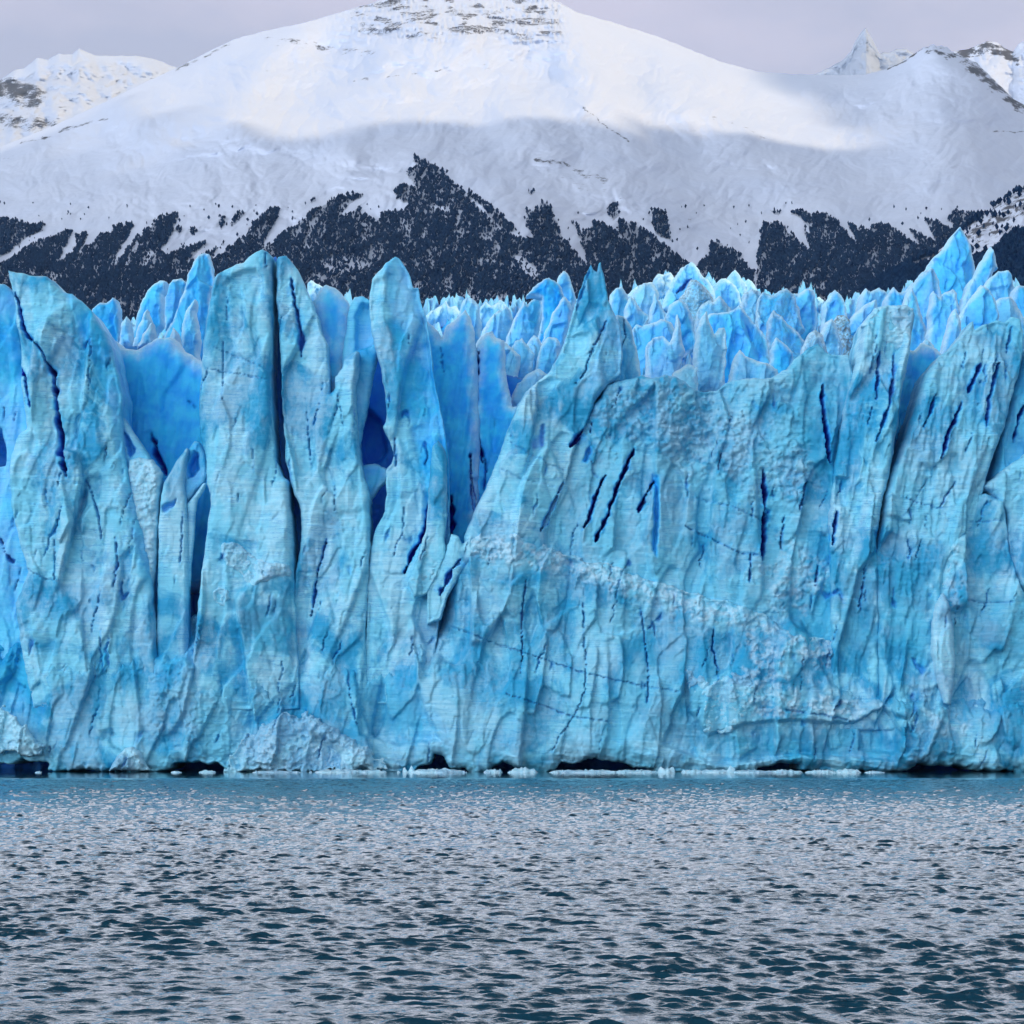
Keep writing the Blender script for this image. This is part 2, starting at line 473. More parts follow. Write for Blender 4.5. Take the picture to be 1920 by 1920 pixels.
    o = mesh_obj("mountain", np.stack([Xa, Ya, Za], -1).reshape(-1, 3), grid_faces(*Xa.shape), SNOW, {"rock": Ra, "ground": Ga})
    tag(o, "broad snow covered mountain with a rock banded summit above dark forest", None, None, "structure")
    return us, P, X, Y, Z

FOREST = [
    [(-300, 380), (-60, 405), (35, 414), (45, 424), (85, 422), (74, 436), (45, 450), (20, 470), (0, 486), (-300, 560)],
    [(-1600, 640), (-1600, 560), (-1000, 540), (-700, 520), (-500, 535), (-300, 530), (-150, 505), (-80, 520), (0, 500), (40, 474), (62, 458), (90, 448), (102, 448), (122, 434), (133, 438), (126, 456), (105, 496), (120, 490), (138, 474), (144, 444), (166, 438), (162, 452), (145, 480), (166, 464), (188, 442),
     (204, 440), (214, 430), (246, 420), (250, 426), (240, 446), (216, 484), (200, 512), (216, 496), (240, 470), (254, 446), (272, 434), (298, 410), (316, 402), (335, 400), (333, 412), (322, 442), (310, 462),
     (296, 468), (310, 482), (350, 468), (388, 455), (372, 474), (348, 492), (372, 486), (420, 460), (424, 449), (402, 480), (400, 492), (434, 462), (460, 442), (474, 420), (498, 402), (518, 388), (522, 396), (516, 420), (502, 440), (494, 462), (512, 460),
     (528, 440), (560, 420), (590, 395), (620, 376), (652, 364), (680, 368), (656, 384), (640, 402), (636, 412), (660, 396), (678, 382), (674, 404), (690, 406), (700, 412), (708, 426), (712, 402), (742, 398), (758, 400), (768, 384), (744, 374), (740, 362), (748, 350), (764, 346), (778, 352), (764, 324),
     (782, 316), (773, 294), (790, 302), (806, 308), (838, 326), (830, 326), (842, 342), (872, 360), (878, 376), (900, 402), (912, 410), (940, 430), (950, 440), (990, 452), (1002, 450), (986, 420), (988, 396), (1010, 390), (1018, 378), (1032, 388),
     (1036, 402), (1048, 424), (1050, 440), (1066, 462), (1084, 480), (1100, 508), (1105, 600), (500, 660)],
    [(1073, 418), (1092, 434), (1106, 432), (1116, 417), (1140, 426), (1166, 446), (1155, 416), (1178, 416), (1206, 432), (1240, 456), (1262, 474), (1290, 496), (1300, 640), (1100, 640), (1102, 500), (1090, 452)],
    [(1222, 396), (1238, 392), (1250, 406), (1252, 436), (1260, 452), (1240, 444), (1224, 430)],
    [(1138, 388), (1158, 386), (1160, 404), (1150, 414), (1140, 402)],
    [(1312, 494), (1328, 486), (1334, 456), (1346, 454), (1360, 468), (1384, 474), (1398, 498), (1412, 514), (1425, 640), (1280, 640), (1300, 510)],
    [(1430, 420), (1460, 418), (1480, 438), (1504, 460), (1522, 476), (1512, 452), (1510, 430), (1526, 448), (1516, 426), (1506, 414), (1484, 400), (1500, 396), (1516, 404), (1550, 402), (1570, 418), (1584, 438), (1606, 462), (1600, 440), (1588, 420),
     (1612, 430), (1626, 434), (1646, 422), (1664, 424), (1690, 440), (1716, 462), (1730, 464), (1712, 446), (1708, 432), (1732, 444), (1758, 456), (1744, 432), (1732, 412), (1752, 416), (1784, 434), (1790, 422), (1776, 416), (1790, 399), (1838, 402), (1900, 430), (2000, 450), (2200, 460), (2500, 500), (3100, 590), (3100, 640), (1420, 640), (1418, 500)],
    [(445, 402), (462, 398), (448, 412), (434, 426), (432, 418)], [(410, 412), (424, 410), (414, 432)], [(580, 378), (594, 374), (586, 382)],
    [(876, 372), (898, 384), (930, 420), (958, 440), (964, 430), (940, 404), (904, 376), (880, 362)],
    [(1446, 394), (1464, 396), (1462, 403), (1452, 402)], [(990, 358), (1004, 362), (998, 368)], [(325, 430), (342, 426), (336, 440)], [(355, 430), (372, 434), (360, 442)],
]
FGAPS = [([(600, 488), (640, 478), (690, 486), (690, 505), (640, 516), (605, 508)], 0.65), ([(962, 478), (980, 480), (1020, 522), (990, 524), (964, 492)], 0.85), ([(800, 386), (830, 388), (836, 398), (812, 394)], 0.9),
         ([(520, 470), (600, 455), (610, 462), (530, 486)], 0.45), ([(700, 520), (860, 540), (960, 560), (940, 566), (820, 552), (700, 530)], 0.5), ([(1655, 444), (1668, 444), (1664, 454), (1656, 452)], 0.9),
         ([(300, 520), (360, 500), (420, 494), (360, 520)], 0.45), ([(455, 430), (485, 440), (460, 462), (440, 470)], 0.35), ([(265, 505), (280, 470), (290, 472), (276, 500)], .8), ([(230, 500), (255, 455), (262, 456), (240, 500)], .8)]
def forest_mask(U, P):
    wx = U + 7 * fbm(U / 16, P / 16, 3, 61); wy = P + 6 * fbm(U / 14, P / 14, 3, 62)
    m = np.zeros(U.shape)
    for poly in FOREST:
        xs = [a for a, b in poly]; ys = [b for a, b in poly]
        sel = (wx > min(xs)) & (wx < max(xs)) & (wy > min(ys)) & (wy < max(ys))
        if not sel.any(): continue
        m[sel] = np.maximum(m[sel], inside(poly, wx[sel], wy[sel]) * 1.0)
    m = np.maximum(m, sstep(560, 580, P) * 1.0)
    for poly, a in FGAPS:
        m = m * (1 - a * inside(poly, wx, wy))
    return m

def add_trees(name, label, pts, hmin, hmax, seed, kind_tag=True):
    rng = np.random.default_rng(seed)
    n = len(pts)
    h = rng.uniform(hmin, hmax, n); r = h * rng.uniform(0.20, 0.42, n)
    # crown: irregular spindle of 6 points and 8 triangles, plus a thin trunk wedge
    a = rng.uniform(0, 2 * np.pi, n)
    V = np.zeros((n, 9, 3))
    for k in range(4):
        ang = a + k * np.pi / 2 + rng.uniform(-.4, .4, n); rr = r * rng.uniform(0.6, 1.2, n)
        V[:, k, 0] = np.cos(ang) * rr; V[:, k, 1] = np.sin(ang) * rr; V[:, k, 2] = h * rng.uniform(0.35, 0.75, n)
    V[:, 4, 0] = rng.normal(0, .12, n) * r; V[:, 4, 2] = h
    V[:, 5, 2] = h * 0.12
    for k in range(3):
        V[:, 6 + k, 0] = np.cos(a + k * 2.1) * h * .03; V[:, 6 + k, 1] = np.sin(a + k * 2.1) * h * .03; V[:, 6 + k, 2] = -1.0
    V += pts[:, None, :]
    T = np.array([[0, 1, 4], [1, 2, 4], [2, 3, 4], [3, 0, 4], [1, 0, 5], [2, 1, 5], [3, 2, 5], [0, 3, 5], [6, 7, 5], [7, 8, 5], [8, 6, 5]])
    tris = (T[None] + (np.arange(n) * 9)[:, None, None]).reshape(-1, 3)
    tint = np.repeat(rng.uniform(0, 1, n) ** 1.6, 9)
    o = mesh_obj(name, V.reshape(-1, 3), None, TREE, {"tint": tint}, None, False, tris)
    tag(o, label, None, None, "stuff")
    return o

def bil(A, fi, fj):
    i = np.floor(fi).astype(int); j = np.floor(fj).astype(int); a = fi - i; b = fj - j
    i1 = np.minimum(i + 1, A.shape[0] - 1); j1 = np.minimum(j + 1, A.shape[1] - 1)
    return (A[i, j] * (1 - b) + A[i, j1] * b) * (1 - a) + (A[i1, j] * (1 - b) + A[i1, j1] * b) * a

us, P, MX, MY, MZ = main_mountain()
def forest():
    rng = np.random.default_rng(4)
    n = 760000
    fi = rng.uniform(0, P.shape[0] - 1.001, n); u = rng.uniform(-1000, 2500, n)
    fj = np.interp(u, us, np.arange(len(us))); p = bil(P, fi, fj)
    m = forest_mask(u, p)
    dens = np.clip(0.54 + 1.3 * fbm((u + 0.4 * p) / 15, p / 46, 4, 63) + 0.5 * fbm(u / 50, p / 9, 3, 66), 0.12, 1)
    k = (rng.uniform(0, 1, n) < m * dens) & (p > 290) & (p < 628) & (u > -1000) & (u < 2500)
    sp_ = (rng.uniform(0, 1, n) < 0.0035) & (p > 380) & (p < 470) & (u > -50) & (u < 1980)     # stragglers above the tree line
    k |= sp_
    fi, fj = fi[k], fj[k]
    pts = np.stack([bil(MX, fi, fj), bil(MY, fi, fj), bil(MZ, fi, fj)], -1)
    add_trees("forest", "dark bare winter forest climbing the lower slope of the snowy mountain", pts, 3.5, 8.5, 7)
forest()

def side_mountain(name, label, ridge, u0, u1, base, Y0, Y1, rocks, seed, rock_amp=0.5, rough=1.0, ground=None):
    us_ = np.linspace(u0, u1, 420); nv = 200
    R = ridge_y(ridge, us_) + rough * 3.5 * fbm(us_ / 22, us_ * 0 + seed, 5, seed)
    v = np.linspace(0, 1, nv)[:, None]
    U = us_[None] + 0 * v; Pp = base + (R[None] - base) * v
    Y = Y0 + (Y1 - Y0) * v + rough * (Y1 - Y0) * 0.055 * sstep(0, 0.1, 1 - v) * (fbm(U / 70, Pp / 50, 5, seed + 1, .55, 1) + 0.16 * fbm(U / 18, Pp / 14, 4, seed + 2, .55, 1))
    rock = 0 * U
    for pts, w, a in rocks:
        rock = np.maximum(rock, a * gauss_line(pts, U, Pp, w))
    rock = rock * (0.7 + 0.5 * fbm(U / 20, Pp / 12, 3, seed + 5))
    X = (U - CX) / F * Y; Z = CH + (HY - Pp) / F * Y
    tb = np.linspace(0.1, 1, 8)[:, None]
    Xa = np.concatenate([X, X[-1][None] + 0 * tb]); Ya = np.concatenate([Y, Y[-1][None] + tb * (Y1 - Y0)]); Za = np.concatenate([Z, Z[-1][None] * (1 - tb)])
    Ra = np.concatenate([rock, 0 * X[-1][None] + 0 * tb])
    G = 0 * Ra
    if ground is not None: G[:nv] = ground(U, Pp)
    o = mesh_obj(name, np.stack([Xa, Ya, Za], -1).reshape(-1, 3), grid_faces(*Xa.shape), SNOW, {"rock": Ra, "ground": G})
    tag(o, label, None, None, "structure")
    return U, Pp, X, Y, Z
side_mountain("distant_mountain", "hazy snowy mountain far behind the left shoulder of the main mountain",
    [(-1300, 430), (-800, 320), (-400, 260), (-100, 190), (0, 150), (25, 132), (45, 128), (70, 108), (90, 112), (110, 100), (135, 102), (148, 90), (160, 96), (180, 104), (230, 104), (275, 106), (310, 118), (340, 130), (450, 190), (700, 300)],
    -1200, 640, 420, 7600, 9400, [([(-100, 170), (20, 165), (60, 180)], 34, 1.25), ([(0, 225), (100, 235)], 28, 0.95), ([(50, 120), (110, 115), (140, 140), (200, 165)], 8, 0.6), ([(60, 108), (150, 98)], 8, .6)], 120, ground=lambda U, Pp: 0.1 + 0 * U)  # last argument greys the snow a little: haze painted into its colour
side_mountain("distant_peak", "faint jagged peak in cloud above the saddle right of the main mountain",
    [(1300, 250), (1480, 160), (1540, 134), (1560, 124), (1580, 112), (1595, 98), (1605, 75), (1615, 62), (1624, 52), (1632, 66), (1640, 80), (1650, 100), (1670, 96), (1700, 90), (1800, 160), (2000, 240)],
    1300, 2000, 300, 13500, 14800, [([(1560, 128), (1600, 105), (1620, 70), (1640, 110)], 14, 0.7)], 140, rough=1.6, ground=lambda U, Pp: 0.36 + 0 * U)  # snow greyed towards the sky tone, cloud fade painted in
side_mountain("distant_ridge", "snowy rocky ridge behind the right end of the main mountain",
    [(1600, 250), (1740, 120), (1790, 96), (1815, 92), (1830, 86), (1850, 77), (1870, 79), (1885, 90), (1900, 98), (1910, 82), (1920, 76), (1960, 50), (2050, 20), (2300, 0)],
    1600, 2400, 420, 6900, 8000, [([(1800, 100), (1850, 88), (1880, 95), (1905, 110)], 18, 1.2), ([(1920, 85), (1960, 80)], 14, .8)], 160)

HILL = [(1300, 720), (1500, 640), (1560, 600), (1600, 568), (1620, 548), (1660, 520), (1700, 497), (1740, 480), (1762, 468), (1790, 446), (1820, 420), (1860, 392), (1900, 365), (1920, 354), (2000, 315), (2200, 240), (2500, 180)]
def hill_forest(U, Pp):
    snowy = [(1690, 505), (1740, 482), (1800, 438), (1860, 394), (1920, 354), (2500, 150), (2500, 300), (1990, 430), (1930, 438), (1895, 440), (1872, 462), (1850, 482), (1800, 496), (1740, 500)]
    s = inside(snowy, U + 5 * fbm(U / 14, Pp / 14, 3, 77), Pp + 5 * fbm(U / 14, Pp / 14 + 9, 3, 78))
    return 1.0 - s * 0.955
U2, P2, X2, Y2, Z2 = side_mountain("hill", "steep dark forested hillside with streaked snow behind the right-hand ice spires", HILL,
    1300, 2450, 760, 1750, 2500, [([(1700, 505), (1800, 450), (1920, 380), (2000, 340)], 60, 0.95)], 180, rough=0.6, ground=lambda U, Pp: 0.9 * hill_forest(U, Pp))
def hill_trees():
    rng = np.random.default_rng(14)
    n = 90000
    fi = rng.uniform(0, P2.shape[0] - 1.001, n); fj = rng.uniform(0, P2.shape[1] - 1.001, n)
    u = bil(U2, fi, fj); p = bil(P2, fi, fj)
    k = (rng.uniform(0, 1, n) < hill_forest(u, p) * 0.9) & (p < 620) & (u < 2000)
    fi, fj = fi[k], fj[k]
    pts = np.stack([bil(X2, fi, fj), bil(Y2, fi, fj), bil(Z2, fi, fj)], -1)
    add_trees("hillside_forest", "near black forest on the steep hillside behind the right-hand ice spires", pts, 4, 8, 9)
hill_trees()

# ------------------------------------------------------------------ clouds (out of the frame, between the sun and the glacier)
def cloud_deck():
    zc = 4700.0
    # line on the mountain below which the cloud shades it (photo pixels), carried up along the sun's direction
    edge = [(-400, 330), (60, 262), (200, 225), (300, 255), (400, 245), (520, 275), (640, 268), (780, 240), (900, 226), (1010, 222), (1120, 240), (1200, 272), (1290, 268), (1360, 240), (1420, 262), (1500, 274), (1600, 284), (1690, 276), (1650, 235), (1500, 180), (1440, 134)]
    ep = []
    for (a, b) in edge:
        j = int(np.argmin(np.abs(us - a))); i = int(np.argmin(np.abs(P[:, j] - b)))
        x, y, z = MX[i, j], MY[i, j], MZ[i, j]
        t = (zc - z) / SUN[2]
        ep.append((x + SUN[0] * t, y + SUN[1] * t))
    ep = np.array(ep)
    k = (zc - 110) / SUN[2]
    ox, oy = SUN[0] * k, SUN[1] * k
    poly = [(ox - 2600, ep[0][1]), *map(tuple, ep.tolist()), (ep[-1][0] + 900, ep[-1][1] + 900), (ox + 3500, ep[-1][1] + 900), (ox + 3500, oy + 1200), (ox - 2600, oy + 1200)]
    return zc, poly, ox, oy
zc, cpoly, ox, oy = cloud_deck()
def slab_cloud(name, label, poly, z0, cell, seed, amp=60, warp=150):
    p = np.array(poly)
    xs = np.arange(p[:, 0].min() - 2 * cell, p[:, 0].max() + 3 * cell, cell); ys = np.arange(p[:, 1].min() - 2 * cell, p[:, 1].max() + 3 * cell, cell)
    X, Y = np.meshgrid(xs, ys)
    sd = sdf(poly, X + warp * fbm(X / 300, Y / 300, 5, seed), Y + warp * fbm(X / 240 + 5, Y / 240, 4, seed + 1))
    keep = (sd[:-1, :-1] + sd[1:, 1:] + sd[:-1, 1:] + sd[1:, :-1]) > 0
    e = np.sqrt(np.clip(sd / 260, 0, 1))
    zb = z0 - e * (60 + amp * (0.6 + fbm(X / 300, Y / 300, 4, seed + 2, .5, 2))); zt = z0 + e * (120 + 2 * amp * (0.6 + fbm(X / 420, Y / 420, 4, seed + 3, .5, 2)))
    n = X.size
    V = np.concatenate([np.stack([X, Y, zb], -1).reshape(-1, 3), np.stack([X, Y, zt], -1).reshape(-1, 3)])
    q = grid_faces(*X.shape, keep=keep)
    o = mesh_obj(name, V, np.concatenate([q[:, ::-1], q + n]), CLOUD)
    return tag(o, label, None, None, "structure")
slab_cloud("cloud", "low cloud bank shading the glacier and the lower slopes", cpoly, zc, 45.0, 300)
def near_cloud():
    z1 = 4500.0
    t = (z1 - 110) / SUN[2]; ax, ay = SUN[0] * t, SUN[1] * t
    slab_cloud("cloud", "nearer cloud bank shading the lake and the glacier front", [(ax - 1500, ay - 1500), (ax + 1500, ay - 1500), (ax + 1500, ay + 650), (ax + 300, ay + 660), (ax - 1500, ay + 650)], z1, 45.0, 310, 60, 25)
near_cloud()

# ------------------------------------------------------------------ ice: one closed body per traced outline
def interp_line(pts, y):
    p = np.array(sorted(pts, key=lambda a: a[1]), float)
    return np.interp(y, p[:, 1], p[:, 0])

def skin_relief(U, P, s=1.0, seed=500):
    """relief of a weathered ice face in metres, minus is towards the viewer"""
    jx = 2.2 * fbm(U / 9, P / 13, 3, seed + 1)
    wx = U + jx + 3 * fbm(U / 60, P / 110, 1, seed + 51) + 0.10 * P; wy = P + 2.5 * fbm(U / 10, P / 9, 3, seed + 2)
    r = 3.4 * facets(wx, wy, 100, 290, seed + 3) + 1.5 * facets(wx, wy, 48, 130, seed + 9) + 0.42 * facets(wx, wy, 20, 52, seed + 15) + 0.12 * facets(wx, wy, 9, 15, seed + 41)
    r = r + 0.7 * fbm(U / 90, P / 190, 2, seed + 20)
    st = (wy - 0.16 * wx + 10 * fbm(U / 120, P / 40, 2, seed + 23)) / 23.0
    led = st - np.floor(st)
    r = r + 0.30 * (led - 0.5) * sstep(-0.25, 0.25, fbm(U / 70, P / 50, 2, seed + 25))
    s2 = st * 2.6 + 1.2 * fbm(U / 90, P / 30, 2, seed + 24)
    r = r + 0.10 * (s2 - np.floor(s2)) * sstep(-0.3, 0.2, fbm(U / 50 + 7, P / 70, 2, seed + 26))
    r = r + 0.10 * fbm(U / 11, P / 14, 4, seed + 27, .6)
    return r * s

def rubble_relief(U, P, seed=600):
    return 0.9 * fbm(U / 38, P / 34, 6, seed, 0.66) + 0.35 * fbm(U / 20, P / 18, 4, seed + 6, 0.6, 2) + 0.5 * facets(U + 8 * fbm(U / 14, P / 14, 3, seed + 9), P + 8 * fbm(U / 14 + 5, P / 14, 3, seed + 9), 13, 11, seed + 4)

def ice_body(name, poly, Y, thick=8.0, cell=2.2, R=1.2, edge=3.0, relief=1.0, blue=0.0, snow=0.0, dirt=0.0, tent=0.0, cracks=(), folds=(), hollows=(), blues=(),
             snows=(), lean=0.0, seed=0, rub=(), crest=0.0, flute=0.0, clear=(), ramps=(), deep=0.0, teal=0.0):
    p = np.array(poly, float)
    xs = np.arange(p[:, 0].min() - 4 * cell, p[:, 0].max() + 5 * cell, cell)
    ys = np.arange(p[:, 1].min() - 4 * cell, p[:, 1].max() + 5 * cell, cell)
    U, Pp = np.meshgrid(xs, ys)
    sd = sdf(poly, U + edge * fbm(U / 26, Pp / 26, 4, 700 + seed) * 1.4, Pp + edge * fbm(U / 26 + 7, Pp / 26, 4, 720 + seed) * 1.4)
    keep = (sd[:-1, :-1] + sd[1:, 1:] + sd[:-1, 1:] + sd[1:, :-1]) > 0
    cnt = np.zeros(U.shape, int)
    for a in (0, 1):
        for b in (0, 1):
            cnt[a:a + keep.shape[0], b:b + keep.shape[1]] += keep
    bd = (cnt > 0) & (cnt < 4)
    gy, gx = np.gradient(sd, cell)
    g2 = np.maximum(gx * gx + gy * gy, 0.2)
    mv = np.where(bd, np.clip(-sd / np.sqrt(g2), -1.3 * cell, 1.3 * cell), 0)
    Us = U + mv * gx / np.sqrt(g2); Ps = Pp + mv * gy / np.sqrt(g2)
    k = Y / F                                                 # metres per photo pixel at this distance
    d = np.where(bd, 0, np.maximum(sd, 0)) * k
    t = 1 - np.clip(d / R, 0, 1)
    e = R * (1 - np.sqrt(np.maximum(1 - t * t, 0)))
    rel = relief * skin_relief(U, Pp) * (k / 0.075) if relief else 0 * U
    B = np.full(U.shape, float(blue)); S = np.full(U.shape, float(snow)); D = np.full(U.shape, float(dirt)); DP = np.full(U.shape, float(deep))
    nz = fbm(U / 22, Pp / 30, 4, 740 + seed)
    if flute: rel = rel + flute * (fbm((U + 0.15 * Pp) / 26, Pp / 160, 4, 750 + seed, .5, 1) * -1)
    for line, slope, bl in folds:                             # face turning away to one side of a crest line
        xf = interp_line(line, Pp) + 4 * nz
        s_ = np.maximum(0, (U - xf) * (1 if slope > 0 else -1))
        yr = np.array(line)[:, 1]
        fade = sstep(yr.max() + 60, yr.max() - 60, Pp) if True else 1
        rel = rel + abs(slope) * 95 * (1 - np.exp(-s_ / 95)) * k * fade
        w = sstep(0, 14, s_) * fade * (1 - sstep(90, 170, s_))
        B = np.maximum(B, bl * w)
    for line, wd, dp in cracks:
        dl = dist_line(line, U + 4.5 * fbm(U / 14, Pp / 16, 4, 760, .6), Pp + 4.5 * fbm(U / 14 + 5, Pp / 16, 4, 765, .6))
        w_ = wd * (1.0 if dp > 1.9 else 0.7) * (0.8 + 1.5 * fbm(U / 20, Pp / 26, 2, 768 + seed)) * np.clip(0.35 + 5.0 * (0.5 - np.abs((Pp - min(b for a, b in line)) / max(8.0, max(b for a, b in line) - min(b for a, b in line)) - 0.5)), 0.2, 1.0)
        c = 1 - sstep(0.35, 1.0, dl / np.maximum(w_, 0.8))
        rel = rel + dp * c
        B = np.maximum(B, 0.55 * (1 - sstep(1.0, 2.4, dl / np.maximum(w_, 1.5))) * min(1, dp / 2.5))
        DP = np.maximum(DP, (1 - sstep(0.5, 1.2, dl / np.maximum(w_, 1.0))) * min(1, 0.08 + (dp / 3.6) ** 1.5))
    if relief > 0.3:                                          # hairline cracks: they taper, fork and follow the fracture direction
        for sd_, fx_, fy_, am in ((1, 46, 360, 1.3), (2, 34, 220, 1.0)):
            ww = U + 0.2 * Pp + 9 * fbm(U / 22, Pp / 26, 4, 830 + sd_, .6)
            nn = np.abs(perlin(ww / fx_ + 3 * sd_, (Pp - 0.15 * U) / fy_, 840 + sd_))
            gt = sstep(0.26, 0.45, fbm(U / 70, Pp / 90, 2, 850 + sd_))
            wd_ = 0.9 / min(fx_, fy_)
            cc = (1 - sstep(0.3 * wd_, 1.7 * wd_, nn)) * gt
            rel = rel + am * cc
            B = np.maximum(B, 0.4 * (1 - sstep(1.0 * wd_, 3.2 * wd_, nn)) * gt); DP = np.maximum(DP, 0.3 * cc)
    for pl, dp in hollows:
        dd = sdf(pl, U + 6 * nz, Pp + 5 * nz)
        rel = rel + dp * sstep(0, 9, dd)
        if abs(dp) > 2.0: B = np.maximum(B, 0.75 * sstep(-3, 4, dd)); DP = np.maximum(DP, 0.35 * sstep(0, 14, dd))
    B = B * (0.4 + 0.6 * sstep(0, 0.9 * k / 0.075, d + 0.5 * nz)) if blue else B  # weathered rim less blue, with the glow of thin ice put into the colour
    T = np.full(U.shape, float(teal))
    for pl, a in blues:
        T = np.maximum(T, min(1, a * 1.7) * sstep(-14, 26, sdf(pl, U + 60 * nz, Pp + 60 * nz)))
    for pl, a in clear:
        B = B * (1 - a * sstep(-6, 14, sdf(pl, U + 14 * nz, Pp + 14 * nz)))
    for pl, a in snows:
        s_ = sstep(-10, 16, sdf(pl, U + 55 * nz, Pp + 55 * nz))
        rel = rel + s_ * rubble_relief(U, Pp)
        S = np.maximum(S, 0.7 * a * s_ * sstep(-0.15, 0.4, fbm(U / 20, Pp / 16, 4, 770, .6) + 0.15))
        B = B * (1 - 0.7 * s_)
    for pl, amp in rub:
        s_ = sstep(-8, 16, sdf(pl, U + 20 * nz, Pp + 20 * nz))
        rel = rel + amp * s_ * rubble_relief(U, Pp, 640)
    if tent:                                                 # ridged blade: thickest along its middle, facets either side
        rel = rel - tent * (1 - np.exp(-d / (tent * 1.2))) * 1.0
        q_ = 0.075 / k
        rel = rel + tent * (1.15 * facets(U + 5 * nz + 0.12 * Pp, Pp, 38 * q_, 90 * q_, 780 + seed) + 0.28 * facets(U + 3 * nz, Pp, 14 * q_, 34 * q_, 784 + seed))
        rel = rel + tent * 0.22 * fbm(U / 12, Pp / 20, 4, 790 + seed, .55)
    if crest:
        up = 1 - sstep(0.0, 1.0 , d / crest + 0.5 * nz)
        S = np.maximum(S, 0.6 * up)  # crust on edges, its white also painted in for light through thin ice
    rel = rel * (0.25 + 0.75 * np.clip(d / 0.5, 0, 1))
    for x0, x1, y0, y1, am in ramps:
        rel = rel + am * (1 - sstep(y0, y1, Pp + 45 * nz)) * sstep(x0 - 30, x0 + 20, U) * (1 - sstep(x1 - 20, x1 + 30, U))
    if lean: rel = rel + lean * (Pp - p[:, 1].min()) * k
    yf = Y + e + rel
    yb = np.maximum(Y + thick - e, yf + 0.25 + 0.3 * d)
    X = (Us - CX) * k; Z = CH + (HY - Ps) * k
    nv = U.size
    V = np.concatenate([np.stack([X, yf, Z], -1).reshape(-1, 3), np.stack([X, yb, Z], -1).reshape(-1, 3)])
    q = grid_faces(*U.shape, keep=keep)[:, ::-1]
    # side walls along every open edge
    E = np.concatenate([q[:, [0, 1]], q[:, [1, 2]], q[:, [2, 3]], q[:, [3, 0]]])
    key = np.sort(E, 1); kk = key[:, 0].astype(np.int64) * nv + key[:, 1]
    u_, inv, c_ = np.unique(kk, return_inverse=True, return_counts=True)
    o_ = E[c_[inv] == 1]
    side = np.stack([o_[:, 1], o_[:, 0], o_[:, 0] + nv, o_[:, 1] + nv], 1)
    Q = np.concatenate([q, q[:, ::-1] + nv, side])
    used = np.unique(Q); remap = np.full(2 * nv, -1); remap[used] = np.arange(len(used))
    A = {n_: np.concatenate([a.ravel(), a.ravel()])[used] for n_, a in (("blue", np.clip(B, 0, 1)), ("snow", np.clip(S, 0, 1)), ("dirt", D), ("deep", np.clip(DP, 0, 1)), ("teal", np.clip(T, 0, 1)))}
    return mesh_obj(name, V[used], remap[Q], ICE, A)

# ------------------------------------------------------------------ the glacier behind its front: a broken surface rising to the back
def icefield():
    us_ = np.linspace(-260, 2180, 760)
    top = 6 + np.interp(us_, [-260, 0, 100, 230, 300, 400, 560, 640, 700, 780, 860, 960, 1080, 1160, 1250, 1400, 1520, 1600, 1700, 1760, 1830, 1920, 2180],
                    [600, 590, 600, 640, 610, 600, 575, 580, 590, 596, 588, 590, 570, 566, 545, 556, 566, 588, 560, 545, 545, 560, 560])
    nv = 300
    v = np.linspace(0, 1, nv)[:, None]
    U = us_[None] + 0 * v
    P = 880 + (top[None] - 880) * v ** 0.8
    Y = 424 + 560 * v ** 2.2 + 0 * U
    k = Y / F
    # ridges of the ice field: sharp crests with rounded blue hollows
    a = fbm((U + 0.35 * P) / 34, P / 60, 4, 810, .5, 1)
    b = fbm(U / 13, P / 15, 4, 820, .55, 1)
    dz = (10 * (a - 0.3) + 3 * b) * k / 0.09 * 0.55 * sstep(0, 0.15, v)
    X = (U - CX) * k; Z = CH + (HY - P) * k + dz
    tb = np.linspace(0.1, 1, 8)[:, None]
    Xa = np.concatenate([X, X[-1][None] + 0 * tb]); Ya = np.concatenate([Y, Y[-1][None] + 900 * tb]); Za = np.concatenate([Z, Z[-1][None] * (1 - tb)])
    B = np.concatenate([1.0 - 0.45 * sstep(0.2, 0.8, a), 0.5 + 0 * U[:8]])
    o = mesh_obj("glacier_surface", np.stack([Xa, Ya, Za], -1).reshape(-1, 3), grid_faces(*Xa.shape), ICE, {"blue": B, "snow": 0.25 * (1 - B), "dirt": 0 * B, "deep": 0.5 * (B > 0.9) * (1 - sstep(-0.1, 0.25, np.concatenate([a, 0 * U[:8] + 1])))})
    tag(o, "broken blue surface of the glacier rising behind its front", None, None, "structure")
icefield()

# ------------------------------------------------------------------ the glacier front
def piece(name, cat, label, poly, Y, group=None, **kw):
    return tag(ice_body(name, poly, Y, **kw), label, cat, group)

def part(parent, name, poly, Y, **kw):
    kw = dict(dict(thick=2.2, cell=1.7, R=1.2, edge=16.0, relief=0.9, snow=0.3, rub=[([(-999, -999), (2999, -999), (2999, 2999), (-999, 2999)], 0.9)]), **kw)
    o = ice_body(name, poly, Y, **kw)
    o.parent = parent
    return o

